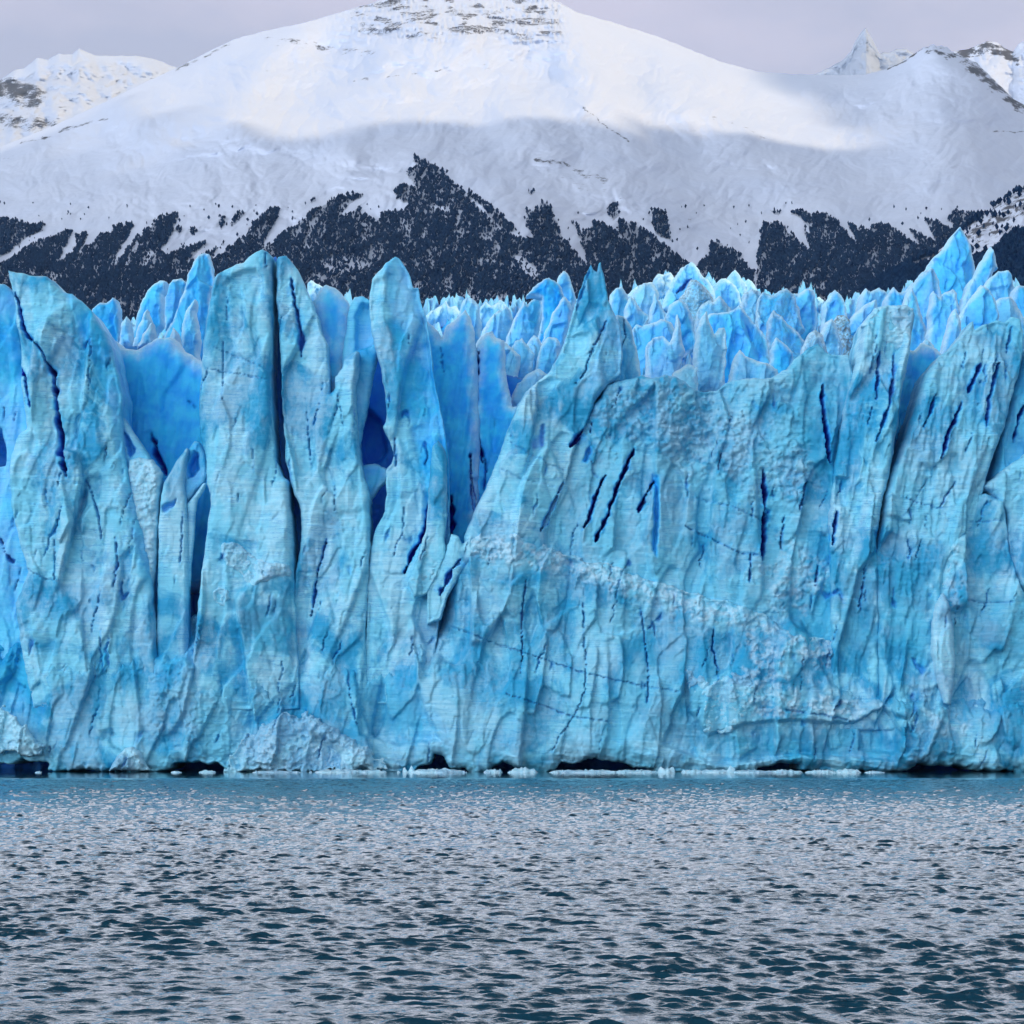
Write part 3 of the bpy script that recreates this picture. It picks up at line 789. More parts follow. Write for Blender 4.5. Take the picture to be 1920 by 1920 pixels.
# the foot of the cliff, with its caves at the water line
cliff = piece("ice_cliff", "ice cliff", "long pale foot of the glacier front, finely layered, standing in the water", [
    (-380, 1110), (30, 1130), (100, 1140), (180, 1150), (280, 1160), (380, 1150), (420, 1125), (480, 1130), (560, 1150), (620, 1110), (680, 1110), (760, 1100), (815, 1090), (828, 1060), (856, 1025), (880, 996), (905, 988), (950, 990), (1010, 1010),
    (1070, 1040), (1130, 1050), (1220, 1082), (1300, 1110), (1370, 1128), (1420, 1140), (1480, 1180), (1560, 1200), (1640, 1180), (1720, 1190), (1800, 1180), (1900, 1190), (2330, 1190),
    (2330, 1449), (1915, 1449), (1880, 1443), (1850, 1447), (1810, 1437), (1770, 1433), (1720, 1436), (1690, 1447), (1640, 1449), (1530, 1449), (1500, 1436), (1472, 1432), (1440, 1437), (1405, 1446), (1380, 1449),
    (1230, 1449), (1215, 1440), (1160, 1429), (1120, 1424), (1060, 1432), (1040, 1447), (1000, 1449), (972, 1447), (955, 1437), (940, 1433), (925, 1443), (910, 1449), (870, 1449), (850, 1441), (832, 1422), (820, 1415), (812, 1427), (790, 1440), (770, 1449),
    (452, 1449), (438, 1441), (400, 1433), (350, 1427), (330, 1432), (310, 1444), (290, 1449), (200, 1449), (160, 1443), (100, 1444), (84, 1443), (82, 1427), (60, 1429), (20, 1427), (0, 1432), (-380, 1424)],
    397.5, thick=22, cell=2.0, R=3.0, edge=9, relief=0.9, teal=0.22, seed=1, ramps=[(-300, 835, 1130, 1270, 7.0), (1600, 2300, 1220, 1350, 6.5)],
    snows=[([(870, 990), (960, 988), (1130, 1040), (1300, 1100), (1420, 1140), (1500, 1190), (1600, 1160), (1610, 1220), (1560, 1260), (1500, 1240), (1440, 1180), (1330, 1170), (1200, 1120), (1050, 1075), (940, 1060), (870, 1040)], 0.75),
           ([(1400, 1180), (1470, 1200), (1480, 1300), (1560, 1290), (1660, 1330), (1600, 1350), (1480, 1340), (1400, 1350)], 0.75),
           ([(1700, 1360), (1780, 1340), (1860, 1350), (1800, 1380)], 0.5)],
    rub=[([(280, 1250), (420, 1240), (560, 1330), (600, 1400), (460, 1430), (250, 1400)], 0.6), ([(980, 1000), (1100, 1060), (1300, 1150), (1400, 1180), (1300, 1190), (1050, 1090)], 0.5)],
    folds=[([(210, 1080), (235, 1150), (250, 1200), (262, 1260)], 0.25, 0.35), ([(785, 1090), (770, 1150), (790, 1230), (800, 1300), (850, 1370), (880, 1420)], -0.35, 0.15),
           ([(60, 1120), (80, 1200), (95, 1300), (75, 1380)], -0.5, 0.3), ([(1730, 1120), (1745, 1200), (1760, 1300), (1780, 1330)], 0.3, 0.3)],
    hollows=[([(470, 1190), (540, 1180), (562, 1260), (555, 1320), (520, 1330), (490, 1290), (465, 1240)], 0.7), ([(1290, 1255), (1260, 1330), (1240, 1400), (1350, 1440), (1500, 1420), (1680, 1430), (1700, 1380), (1660, 1320), (1600, 1352), (1480, 1345), (1400, 1352), (1330, 1372), (1300, 1330)], 1.7),
             ([(1610, 1352), (1655, 1325), (1700, 1345), (1720, 1390), (1700, 1420), (1610, 1410)], 1.4), ([(655, 1180), (720, 1170), (780, 1230), (800, 1330), (830, 1390), (740, 1400), (670, 1380)], 1.4),
             ([(180, 1370), (205, 1362), (215, 1380), (190, 1392)], 1.2), ([(1530, 1230), (1600, 1220), (1600, 1300), (1560, 1290)], 1.5), ([(1720, 1180), (1760, 1200), (1790, 1330), (1740, 1330)], 1.3)],
    blues=[([(470, 1180), (545, 1180), (565, 1260), (560, 1330), (520, 1335), (480, 1290)], 0.6), ([(670, 1230), (720, 1220), (790, 1300), (820, 1390), (700, 1390)], 0.35), ([(1290, 1260), (1280, 1400), (1400, 1430), (1700, 1430), (1700, 1380), (1600, 1355), (1330, 1376)], 0.45),
           ([(1480, 1180), (1700, 1180), (1760, 1340), (1700, 1360), (1600, 1250), (1500, 1230)], 0.35), ([(1780, 1180), (2000, 1190), (2000, 1430), (1850, 1420), (1790, 1330)], 0.28), ([(1160, 1180), (1300, 1200), (1300, 1400), (1190, 1400), (1170, 1300)], 0.3), ([(-80, 1110), (50, 1130), (85, 1250), (95, 1370), (60, 1380), (30, 1320), (-80, 1320)], 0.6)],
    cracks=[([(988, 1085), (982, 1120), (978, 1160), (980, 1230), (975, 1262)], 2.4, 1.6), ([(1094, 1130), (1096, 1215), (1100, 1240), (1096, 1300)], 2.0, 1.2), ([(1202, 1140), (1210, 1190), (1217, 1260), (1214, 1315)], 2.4, 1.4), ([(1340, 1175), (1338, 1215), (1346, 1250), (1350, 1290)], 3.2, 1.8),
            ([(385, 1120), (376, 1170), (373, 1205)], 2.2, 1.4), ([(830, 1150), (815, 1190)], 2.0, 1.2), ([(654, 1180), (650, 1240), (654, 1300), (668, 1360)], 2.2, 1.2), ([(840, 1170), (920, 1202), (1010, 1232), (1100, 1262), (1200, 1284), (1280, 1298)], 1.7, 0.7), ([(950, 1300), (1010, 1320), (1080, 1345), (1140, 1352)], 1.8, 0.7), ([(1096, 1300), (1075, 1345), (1050, 1380), (1035, 1410)], 1.8, 1.0), ([(90, 1398), (84, 1418)], 1.8, .8), ([(130, 1205), (150, 1230), (172, 1250), (174, 1275)], 3.0, 1.0), ([(1610, 1345), (1604, 1390), (1598, 1410)], 1.8, 0.9), ([(1470, 1330), (1540, 1340), (1600, 1352)], 2.2, 0.8)])

part(cliff, "snow_patch", [(1284, 1252), (1300, 1262), (1330, 1276), (1362, 1268), (1400, 1250), (1424, 1290), (1418, 1332), (1392, 1352), (1380, 1370), (1350, 1374), (1326, 1370), (1312, 1350), (1304, 1320), (1292, 1290)], 397.6)
part(cliff, "snow_mound", [(424, 1446), (440, 1410), (462, 1380), (490, 1360), (520, 1342), (560, 1336), (600, 1352), (640, 1378), (680, 1398), (712, 1424), (728, 1446)], 397.4)
part(cliff, "snow_mound", [(204, 1444), (216, 1422), (232, 1404), (248, 1400), (262, 1410), (270, 1428), (280, 1444)], 397.0, edge=3, R=0.6)
part(cliff, "snow_mound", [(-100, 1330), (-40, 1322), (0, 1328), (30, 1348), (56, 1372), (80, 1398), (74, 1416), (40, 1412), (0, 1418), (-100, 1418)], 397.0)
# dark ice walls deep inside the caves and crevasses
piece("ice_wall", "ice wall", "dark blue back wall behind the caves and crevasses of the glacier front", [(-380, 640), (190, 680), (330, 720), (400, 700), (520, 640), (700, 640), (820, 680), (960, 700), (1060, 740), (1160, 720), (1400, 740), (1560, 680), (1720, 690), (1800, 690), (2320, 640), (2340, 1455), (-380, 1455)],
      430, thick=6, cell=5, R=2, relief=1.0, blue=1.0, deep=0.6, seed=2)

# ---- far left
piece("ice_slab", "ice slab", "smooth blue slab cut by the left edge of the picture, with a black hole beneath it", [(-380, 500), (-30, 520), (4, 530), (22, 545), (30, 570), (40, 640), (52, 720), (66, 800), (60, 1000), (56, 1200), (60, 1360), (-380, 1360)], 404.5, thick=12, R=1.6, relief=0.5, blue=0.5, seed=3,
      blues=[([(-80, 560), (30, 590), (50, 720), (-80, 700)], 0.9)], hollows=[([(-60, 790), (2, 800), (14, 850), (12, 874), (-60, 876)], 9)], cracks=[([(0, 1010), (12, 1040), (24, 1055)], 4, 2)])
piece("ice_tower", "ice tower", "leftmost tall tower, pale and slanting, with a hooked tip and black crack", [
    (13, 505), (28, 508), (60, 514), (86, 516), (100, 525), (116, 547), (132, 548), (150, 560), (170, 583), (196, 620), (206, 645), (216, 690), (226, 740), (224, 780), (230, 850), (240, 900), (250, 940), (262, 985), (274, 1040), (284, 1100), (292, 1200), (300, 1330), (60, 1330), (40, 1230),
    (25, 1130), (50, 1070), (30, 1000), (20, 950), (14, 880), (18, 850), (32, 815), (48, 800), (44, 760), (38, 725), (36, 690), (38, 645), (27, 600), (25, 560), (17, 530)],
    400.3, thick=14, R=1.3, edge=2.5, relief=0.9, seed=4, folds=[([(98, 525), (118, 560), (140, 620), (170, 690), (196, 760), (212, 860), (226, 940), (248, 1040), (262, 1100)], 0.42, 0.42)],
    cracks=[([(88, 676), (100, 700), (106, 760), (116, 830), (122, 880), (126, 898)], 5.5, 6), ([(26, 546), (36, 575), (42, 610), (54, 634), (64, 640)], 3.2, 3), ([(32, 682), (46, 705), (54, 745), (60, 765)], 4, 3.5), ([(60, 640), (78, 655), (88, 676)], 2.6, 2.0),
            ([(155, 890), (168, 920), (182, 960), (190, 1010)], 2.2, 1.5), ([(103, 1010), (103, 1085)], 2.0, 1.4), ([(217, 1010), (220, 1060), (214, 1100)], 2.2, 1.5), ([(30, 1055), (85, 1085), (110, 1090)], 1.6, 0.6)],
    hollows=[([(95, 605), (125, 620), (150, 650), (158, 690), (140, 680), (118, 650), (98, 630)], 0.9)], blues=[([(84, 520), (96, 530), (96, 570), (86, 560)], 0.5)])
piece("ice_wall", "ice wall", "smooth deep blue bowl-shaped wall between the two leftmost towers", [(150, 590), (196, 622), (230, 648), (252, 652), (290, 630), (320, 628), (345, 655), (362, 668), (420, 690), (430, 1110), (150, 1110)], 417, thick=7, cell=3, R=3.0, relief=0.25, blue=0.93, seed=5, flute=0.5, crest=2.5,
      cracks=[([(286, 815), (296, 850), (310, 890)], 6, 4), ([(352, 750), (372, 770)], 2, 0.8)])
piece("ice_fin", "ice fin", "low blue hollowed fin leaning on the right flank of the leftmost tower", [(222, 776), (232, 784), (246, 806), (268, 838), (290, 875), (303, 900), (300, 950), (294, 1060), (262, 1080), (244, 960), (234, 880), (224, 820)], 403.5, thick=4, cell=1.8, R=0.8, edge=1.5, relief=0.3, seed=6, blue=0.25,
      hollows=[([(228, 800), (242, 816), (258, 842), (256, 850), (244, 862), (236, 850)], 2.6)])
piece("ice_column", "ice column", "crumbly whitish snow-crusted column in the gap beside the leftmost tower", [(240, 862), (262, 856), (285, 860), (302, 885), (300, 920), (293, 970), (291, 1050), (286, 1110), (270, 1110), (264, 1050), (254, 1000), (242, 940), (236, 890)], 401.8, thick=3, cell=1.8, R=1.0, edge=4, relief=0.3, snow=0.35, seed=7, rub=[([(200, 820), (340, 820), (340, 1150), (200, 1150)], 0.8)])
piece("ice_column", "ice column", "thin pale column with a pointed right shoulder, between the crumbly column and the flat tower", [(306, 905), (318, 885), (335, 856), (350, 838), (354, 842), (348, 870), (343, 910), (348, 935), (352, 1000), (352, 1060), (352, 1280), (292, 1280), (296, 1000), (300, 930)], 401.4, thick=4, cell=1.8, R=0.7, edge=1.6, relief=0.35, seed=8, cracks=[([(342, 960), (340, 1010), (338, 1060)], 1.6, 1)])
piece("ice_arch", "ice arch", "small blue hollow arch against the left side of the flat-faced tower", [(344, 870), (352, 842), (364, 826), (374, 828), (384, 852), (386, 890), (380, 908), (368, 918), (352, 940), (342, 930)], 403.2, thick=3, cell=1.6, R=0.7, edge=1.2, relief=0.15, blue=0.6, seed=9, hollows=[([(350, 868), (362, 842), (372, 846), (376, 880), (366, 896), (350, 900)], 2.2)])
piece("ice_fin", "ice fin", "curved pale blade crossing the dark crevasse left of the flat-faced tower", [(350, 945), (366, 925), (380, 905), (386, 905), (382, 918), (370, 935), (366, 960), (363, 1010), (358, 1060), (356, 1100), (348, 1100), (348, 1000)], 402.4, thick=1.6, cell=1.5, R=0.5, edge=1, relief=0.1, seed=10, blue=0.1)

# ---- the flat-faced tower and its neighbours
flat = piece("ice_tower", "ice tower", "broad flat-faced pale tower with a scooped teal top, the widest of the tall towers", [
    (399, 520), (406, 512), (424, 502), (440, 494), (456, 490), (464, 480), (478, 470), (490, 464), (500, 470), (511, 482), (508, 500), (510, 560), (509, 640), (508, 720), (512, 800), (516, 860), (528, 890), (540, 900), (540, 930), (544, 960), (548, 1010), (550, 1070), (560, 1330),
    (352, 1330), (362, 1220), (372, 1120), (382, 1030), (392, 950), (394, 925), (386, 905), (384, 850), (374, 820), (372, 760), (376, 680), (384, 610), (392, 560)],
    400.0, thick=15, R=1.2, edge=2.0, relief=0.62, seed=11, hollows=[([(424, 520), (450, 505), (480, 500), (496, 520), (497, 560), (482, 574), (462, 570), (440, 556), (424, 545)], 1.1)],
    cracks=[([(425, 555), (426, 600)], 1.4, 0.8), ([(418, 640), (418, 700), (417, 750)], 1.3, 0.8), ([(494, 460), (500, 500)], 1.2, 1), ([(475, 840), (476, 880)], 1.4, .8), ([(447, 925), (447, 940)], 1.4, .8), ([(400, 650), (440, 668), (500, 690)], 1.4, 0.4), ([(385, 690), (440, 700), (500, 712)], 1.5, 0.5)],
    blues=[([(430, 1110), (545, 1090), (560, 1220), (440, 1220)], 0.45), ([(398, 980), (420, 1000), (430, 1080), (395, 1040)], 0.4), ([(500, 480), (512, 484), (512, 540), (502, 520)], 0.9)])
part(flat, "snow_clump", [(412, 1032), (418, 1016), (432, 1012), (446, 1018), (460, 1034), (478, 1042), (496, 1050), (520, 1052), (540, 1060), (546, 1072), (536, 1086), (514, 1084), (500, 1092), (480, 1100), (462, 1096), (452, 1076), (436, 1068), (420, 1058)], 399.7, edge=6, R=0.7)
part(flat, "snow_clump", [(396, 1108), (408, 1100), (426, 1108), (432, 1122), (420, 1134), (402, 1128)], 399.7, edge=5, R=0.5)
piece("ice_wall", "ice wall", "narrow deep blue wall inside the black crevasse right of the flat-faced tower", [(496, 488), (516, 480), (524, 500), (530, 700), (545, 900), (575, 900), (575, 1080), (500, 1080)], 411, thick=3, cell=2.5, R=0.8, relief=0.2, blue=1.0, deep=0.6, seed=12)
piece("ice_tower", "ice tower", "rough twin-shouldered tower just right of the flat-faced tower, split by blue notches", [
    (517, 488), (520, 480), (537, 477), (542, 484), (560, 508), (566, 528), (575, 548), (586, 562), (590, 580), (598, 600), (603, 622), (612, 640), (615, 690), (619, 738), (626, 732), (628, 706), (640, 688), (646, 672), (658, 662), (667, 655), (673, 660), (672, 690), (667, 720), (665, 752), (668, 790), (672, 850),
    (682, 895), (691, 925), (694, 1000), (690, 1080), (684, 1190), (690, 1330), (552, 1330), (545, 1190), (552, 1080), (562, 1030), (565, 985), (560, 945), (553, 930), (545, 905), (536, 868), (531, 800), (527, 720), (524, 640), (518, 560)],
    400.8, thick=12, R=1.0, edge=2.6, relief=0.85, seed=13,
    cracks=[([(545, 520), (552, 570), (562, 620), (564, 668)], 5, 2.4), ([(602, 540), (600, 560)], 2, 1), ([(575, 770), (578, 830), (583, 870)], 1.4, 1), ([(626, 905), (629, 960)], 1.5, 1.0), ([(612, 1010), (603, 1045), (595, 1075), (588, 1110), (582, 1155)], 2.5, 2.0), ([(638, 760), (644, 800)], 1.3, .8)],
    hollows=[([(600, 612), (606, 618), (604, 636), (598, 628)], 1.0)], folds=[([(540, 478), (560, 560), (590, 640), (600, 720)], 0.15, 0.12)])
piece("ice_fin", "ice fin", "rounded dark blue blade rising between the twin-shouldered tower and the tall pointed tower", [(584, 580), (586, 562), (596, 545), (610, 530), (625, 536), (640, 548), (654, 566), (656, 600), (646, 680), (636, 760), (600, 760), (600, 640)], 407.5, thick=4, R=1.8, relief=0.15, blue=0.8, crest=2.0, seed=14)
piece("ice_fin", "ice fin", "teal-edged hollow blade with an indigo recess left of the tall pointed tower", [(640, 680), (650, 600), (656, 572), (664, 556), (680, 554), (692, 560), (706, 580), (712, 660), (700, 700), (690, 760), (672, 840), (660, 840), (640, 760)], 405.5, thick=3, R=1.0, relief=0.25, blue=0.35, seed=15, hollows=[([(664, 590), (676, 566), (692, 564), (706, 580), (710, 640), (690, 655), (664, 660)], 2.0)])
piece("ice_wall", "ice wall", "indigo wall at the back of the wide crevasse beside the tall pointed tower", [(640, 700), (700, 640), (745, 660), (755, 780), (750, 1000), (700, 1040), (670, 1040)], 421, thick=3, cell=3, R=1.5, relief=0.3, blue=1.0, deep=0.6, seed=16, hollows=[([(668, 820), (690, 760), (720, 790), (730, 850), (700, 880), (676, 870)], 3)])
piece("ice_block", "ice block", "blue ice block wedged low in the wide crevasse left of the tall pointed tower", [(676, 874), (700, 868), (724, 876), (730, 895), (716, 910), (694, 940), (692, 1040), (680, 1040), (680, 900)], 408, thick=3, cell=1.8, R=0.9, relief=0.2, blue=0.7, seed=17)
piece("ice_tower", "ice tower", "tall pointed tower with a smooth blue right flank, tallest spire in the left half", [
    (740, 478), (746, 480), (756, 492), (766, 508), (774, 536), (784, 535), (786, 556), (792, 572), (798, 592), (806, 640), (812, 700), (822, 750), (832, 800), (840, 860), (842, 920), (842, 1000), (820, 1180), (800, 1320), (680, 1320), (688, 1120), (693, 1040), (704, 990), (720, 958), (724, 925), (722, 880), (734, 868), (737, 850), (730, 828), (718, 800), (724, 790), (722, 740), (714, 690), (702, 650), (696, 620), (692, 580), (691, 550), (698, 520), (712, 504), (722, 492)],
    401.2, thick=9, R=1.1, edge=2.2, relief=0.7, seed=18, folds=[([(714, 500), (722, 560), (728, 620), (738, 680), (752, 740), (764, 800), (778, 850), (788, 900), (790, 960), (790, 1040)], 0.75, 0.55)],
    cracks=[([(766, 626), (765, 642)], 2.0, 1.2), ([(808, 935), (800, 975), (790, 1010), (772, 1040), (758, 1075)], 5.0, 3.5), ([(757, 950), (754, 1010)], 1.5, 1), ([(738, 820), (742, 870)], 2.4, 1.6), ([(677, 1090), (690, 1060)], 1.5, 1)], clear=[([(720, 480), (770, 510), (800, 600), (800, 720), (760, 740), (730, 600)], 0.35)])
piece("ice_fin", "ice fin", "slender pale fin standing against the right flank of the tall pointed tower", [(803, 920), (808, 860), (812, 835), (822, 826), (830, 836), (836, 850), (838, 905), (838, 965), (832, 1005), (836, 1040), (820, 1080), (800, 1110), (776, 1120), (764, 1090), (784, 1040), (800, 985)], 398.6, thick=4, cell=1.9, R=0.8, edge=2.2, relief=0.45, seed=19, snows=[([(770, 1050), (830, 1040), (830, 1110), (760, 1110)], 0.4)])
piece("ice_block", "ice block", "broken pale-blue block at the foot of the slender fin, above a small blue cleft", [(800, 1110), (832, 1040), (845, 1000), (858, 1004), (868, 1020), (885, 1000), (890, 1040), (860, 1080), (838, 1120), (826, 1160), (800, 1170)], 398.8, thick=5, cell=1.8, R=0.8, edge=3, relief=0.5, seed=20, snow=0.1, cracks=[([(862, 1050), (846, 1070), (834, 1095), (826, 1115)], 6, 2.5)])
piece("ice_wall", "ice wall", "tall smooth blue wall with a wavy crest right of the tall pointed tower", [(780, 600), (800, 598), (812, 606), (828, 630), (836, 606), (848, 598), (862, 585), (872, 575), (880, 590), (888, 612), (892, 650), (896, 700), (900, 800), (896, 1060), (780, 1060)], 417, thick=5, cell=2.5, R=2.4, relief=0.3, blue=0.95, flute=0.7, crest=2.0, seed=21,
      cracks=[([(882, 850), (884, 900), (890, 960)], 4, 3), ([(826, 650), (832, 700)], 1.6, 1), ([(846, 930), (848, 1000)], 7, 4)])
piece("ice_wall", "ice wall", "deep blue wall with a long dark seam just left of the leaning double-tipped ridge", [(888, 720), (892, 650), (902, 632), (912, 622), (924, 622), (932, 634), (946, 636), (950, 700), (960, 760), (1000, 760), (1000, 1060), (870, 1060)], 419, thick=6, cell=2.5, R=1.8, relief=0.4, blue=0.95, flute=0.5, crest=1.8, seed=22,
      cracks=[([(896, 660), (892, 720), (890, 780), (898, 830), (906, 868)], 4.5, 3.5), ([(908, 840), (912, 880), (906, 920)], 2.5, 2)])
piece("ice_tower", "ice tower", "huge right-leaning ridge with a double tip, in the middle of the front", [
    (1108, 492), (1112, 501), (1120, 506), (1124, 492), (1127, 489), (1131, 505), (1137, 540), (1142, 562), (1152, 584), (1160, 600), (1168, 640), (1166, 700), (1140, 720), (1116, 750), (1102, 786), (1086, 824), (1072, 856), (1066, 880), (1052, 930), (1030, 985), (1010, 1100),
    (840, 1100), (872, 1028), (870, 1005), (884, 970), (905, 925), (922, 890), (936, 850), (946, 820), (960, 785), (972, 755), (986, 734), (1008, 715), (1032, 692), (1048, 664), (1060, 640), (1068, 605), (1080, 570), (1088, 540), (1098, 512)],
    400.0, thick=11, R=1.2, edge=2.4, relief=0.8, seed=23, folds=[([(1140, 590), (1120, 640), (1102, 690), (1090, 720)], 0.25, 0.25)],
    cracks=[([(1138, 598), (1124, 630), (1108, 662), (1096, 700), (1080, 718)], 2.4, 1.8), ([(1108, 498), (1092, 545), (1080, 580)], 3.0, 1.0), ([(1097, 800), (1085, 820), (1072, 836)], 5, 5), ([(1056, 905), (1046, 925), (1036, 950), (1026, 972), (1014, 996)], 3.2, 3), ([(950, 825), (990, 850), (1030, 870), (1060, 880)], 1.5, 0.5), ([(940, 880), (980, 900), (1040, 912)], 1.3, 0.4)],
    hollows=[([(1052, 632), (1078, 618), (1110, 622), (1104, 655), (1080, 672), (1056, 664)], 1.2), ([(1006, 712), (1040, 700), (1052, 712), (1040, 740), (1010, 745)], 1.0)])
piece("ice_wall", "ice wall", "tall crumbling middle wall with slanting black crevasses, right of the double-tipped ridge", [
    (1096, 800), (1112, 760), (1130, 735), (1140, 718), (1165, 712), (1190, 706), (1204, 702), (1214, 706), (1234, 705), (1250, 700), (1268, 704), (1282, 712), (1300, 726), (1322, 732), (1346, 730), (1362, 716), (1400, 708), (1430, 710), (1452, 704), (1478, 690), (1490, 672), (1506, 660), (1520, 648), (1536, 640), (1548, 655), (1562, 662), (1590, 662), (1604, 700), (1600, 800), (1600, 1370), (1300, 1300), (980, 1080), (1010, 990), (1040, 930), (1056, 880), (1070, 850)],
    401.0, thick=16, cell=2.2, teal=0.3, R=1.4, edge=4.0, relief=1.0, seed=24,
    cracks=[([(1098, 782), (1092, 800), (1082, 820), (1070, 838)], 6, 7), ([(1134, 890), (1122, 920), (1112, 948), (1102, 975), (1092, 992)], 3.6, 4.5), ([(1190, 838), (1178, 865), (1172, 885), (1160, 905), (1150, 932), (1140, 965), (1128, 990), (1116, 1016)], 4.6, 5),
            ([(1226, 902), (1214, 925), (1202, 945), (1198, 960)], 3.4, 4), ([(1110, 790), (1108, 810)], 2, 2), ([(1432, 880), (1434, 920), (1436, 960), (1434, 1010), (1430, 1050)], 4.4, 5), ([(1545, 718), (1542, 750), (1548, 800), (1556, 868)], 4.0, 4.5), ([(1352, 850), (1348, 880)], 2.2, 2), ([(1512, 900), (1500, 955)], 2.2, 2), ([(1470, 970), (1466, 1030)], 2.0, 1.6), ([(1568, 960), (1560, 1030)], 4, 3.5),
            ([(1408, 1040), (1404, 1090)], 2.6, 2), ([(1535, 1060), (1530, 1100)], 2.2, 2), ([(1285, 985), (1330, 1005), (1380, 1035), (1430, 1042)], 2.0, 0.9), ([(1300, 930), (1370, 950), (1430, 975)], 1.5, 0.5), ([(1110, 860), (1112, 885), (1125, 895)], 1.5, 0.8)],
    hollows=[([(1224, 888), (1236, 892), (1240, 950), (1236, 1000), (1230, 1048), (1220, 1030), (1222, 950)], 2.4), ([(1096, 850), (1106, 826), (1112, 850), (1100, 868), (1090, 865)], 2.4), ([(1434, 950), (1448, 955), (1444, 975), (1436, 985)], 3)],
    snows=[([(1120, 740), (1170, 722), (1270, 715), (1350, 750), (1420, 780), (1440, 830), (1400, 900), (1330, 880), (1280, 900), (1250, 850), (1190, 820), (1150, 830), (1110, 860), (1100, 820)], 0.32), ([(1440, 850), (1520, 830), (1540, 900), (1480, 960), (1440, 900)], 0.3), ([(1480, 1000), (1560, 1060), (1520, 1130), (1440, 1150), (1430, 1080)], 0.5)],
    rub=[([(1120, 720), (1480, 700), (1540, 860), (1480, 960), (1300, 900), (1180, 840)], 0.7)],
    blues=[([(1480, 690), (1600, 660), (1600, 900), (1560, 1060), (1520, 900), (1470, 800)], 0.38), ([(1240, 860), (1430, 900), (1430, 1050), (1240, 1060)], 0.15), ([(1440, 1100), (1600, 1060), (1600, 1250), (1480, 1230)], 0.4), ([(1200, 940), (1250, 930), (1240, 1060), (1200, 1040)], 0.4)],
    clear=[])
blocky = piece("ice_tower", "ice tower", "blocky fluted tower with a sloping slab top, left of the blue gully", [
    (1612, 640), (1622, 606), (1632, 588), (1642, 578), (1664, 572), (1700, 573), (1712, 576), (1717, 590), (1712, 620), (1708, 660), (1698, 700), (1690, 740), (1686, 790), (1676, 850), (1666, 905), (1655, 940), (1645, 1010), (1650, 1100), (1650, 1370), (1560, 1370), (1560, 1100), (1556, 960), (1566, 890), (1574, 830), (1582, 780), (1592, 720), (1606, 680)],
    399.4, thick=13, R=1.2, edge=2.8, relief=0.95, seed=25, flute=0.8,
    cracks=[([(1648, 660), (1645, 700), (1642, 730), (1640, 752)], 3.6, 2.6), ([(1676, 662), (1672, 710), (1664, 760), (1650, 800), (1640, 830)], 3.4, 2.2), ([(1634, 765), (1625, 800)], 1.8, 1.2), ([(1570, 960), (1562, 1020)], 4, 3), ([(1650, 990), (1648, 1035)], 4, 3), ([(1624, 1060), (1618, 1110), (1610, 1140)], 2.4, 1.6)],
    hollows=[([(1566, 890), (1596, 890), (1590, 950), (1560, 950)], 1.0)], blues=[([(1560, 1060), (1650, 1000), (1660, 1250), (1560, 1250)], 0.4)])
part(blocky, "snow_cap", [(1616, 612), (1624, 594), (1642, 576), (1664, 571), (1700, 571), (1714, 577), (1714, 600), (1706, 634), (1694, 652), (1676, 656), (1660, 646), (1648, 630), (1634, 622)], 399.0, edge=3, R=0.6, snow=0.3, relief=0.4)
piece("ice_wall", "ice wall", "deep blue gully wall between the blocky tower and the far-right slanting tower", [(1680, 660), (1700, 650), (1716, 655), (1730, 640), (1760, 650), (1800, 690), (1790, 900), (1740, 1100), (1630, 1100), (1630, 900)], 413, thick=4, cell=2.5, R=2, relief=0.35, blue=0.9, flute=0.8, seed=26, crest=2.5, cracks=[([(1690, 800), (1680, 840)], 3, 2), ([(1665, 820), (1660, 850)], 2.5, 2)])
piece("ice_tower", "ice tower", "wide slanting tower with parallel dark crevices near the right edge", [
    (1735, 700), (1750, 684), (1766, 664), (1790, 645), (1812, 620), (1828, 598), (1832, 614), (1846, 606), (1860, 602), (1872, 597), (1888, 602), (1900, 592), (1916, 596), (1924, 640), (1914, 700), (1898, 750), (1884, 800), (1866, 850), (1850, 900), (1840, 960), (1800, 1020), (1790, 1370), (1640, 1370), (1642, 1040), (1655, 980), (1662, 930), (1676, 880), (1694, 830), (1712, 780), (1724, 736)],
    399.6, thick=12, R=1.2, teal=0.2, edge=2.6, relief=1.0, seed=27, flute=0.7,
    cracks=[([(1840, 680), (1830, 705), (1818, 735)], 5, 3), ([(1874, 680), (1862, 715), (1852, 750), (1848, 800)], 3.4, 2.6), ([(1804, 752), (1790, 785), (1776, 815), (1762, 862)], 3.6, 3.6), ([(1752, 742), (1740, 780), (1728, 806)], 3.2, 2.6), ([(1820, 815), (1808, 850)], 1.8, 1.2), ([(1690, 930), (1730, 945), (1770, 955)], 1.8, 0.7), ([(1740, 900), (1700, 960), (1690, 970)], 1.6, 0.6), ([(1790, 905), (1770, 935), (1764, 950)], 2, 1.2), ([(1812, 660), (1806, 690)], 2.6, 1.4), ([(1900, 610), (1890, 660)], 3, 1.6)],
    blues=[([(1640, 1050), (1760, 1040), (1760, 1250), (1640, 1250)], 0.45), ([(1640, 980), (1720, 960), (1720, 1020), (1650, 1030)], 0.2)], hollows=[([(1655, 960), (1710, 975), (1716, 1030), (1690, 1060), (1650, 1040)], 1.1), ([(1775, 850), (1800, 850), (1802, 890), (1770, 895)], 0.9)])
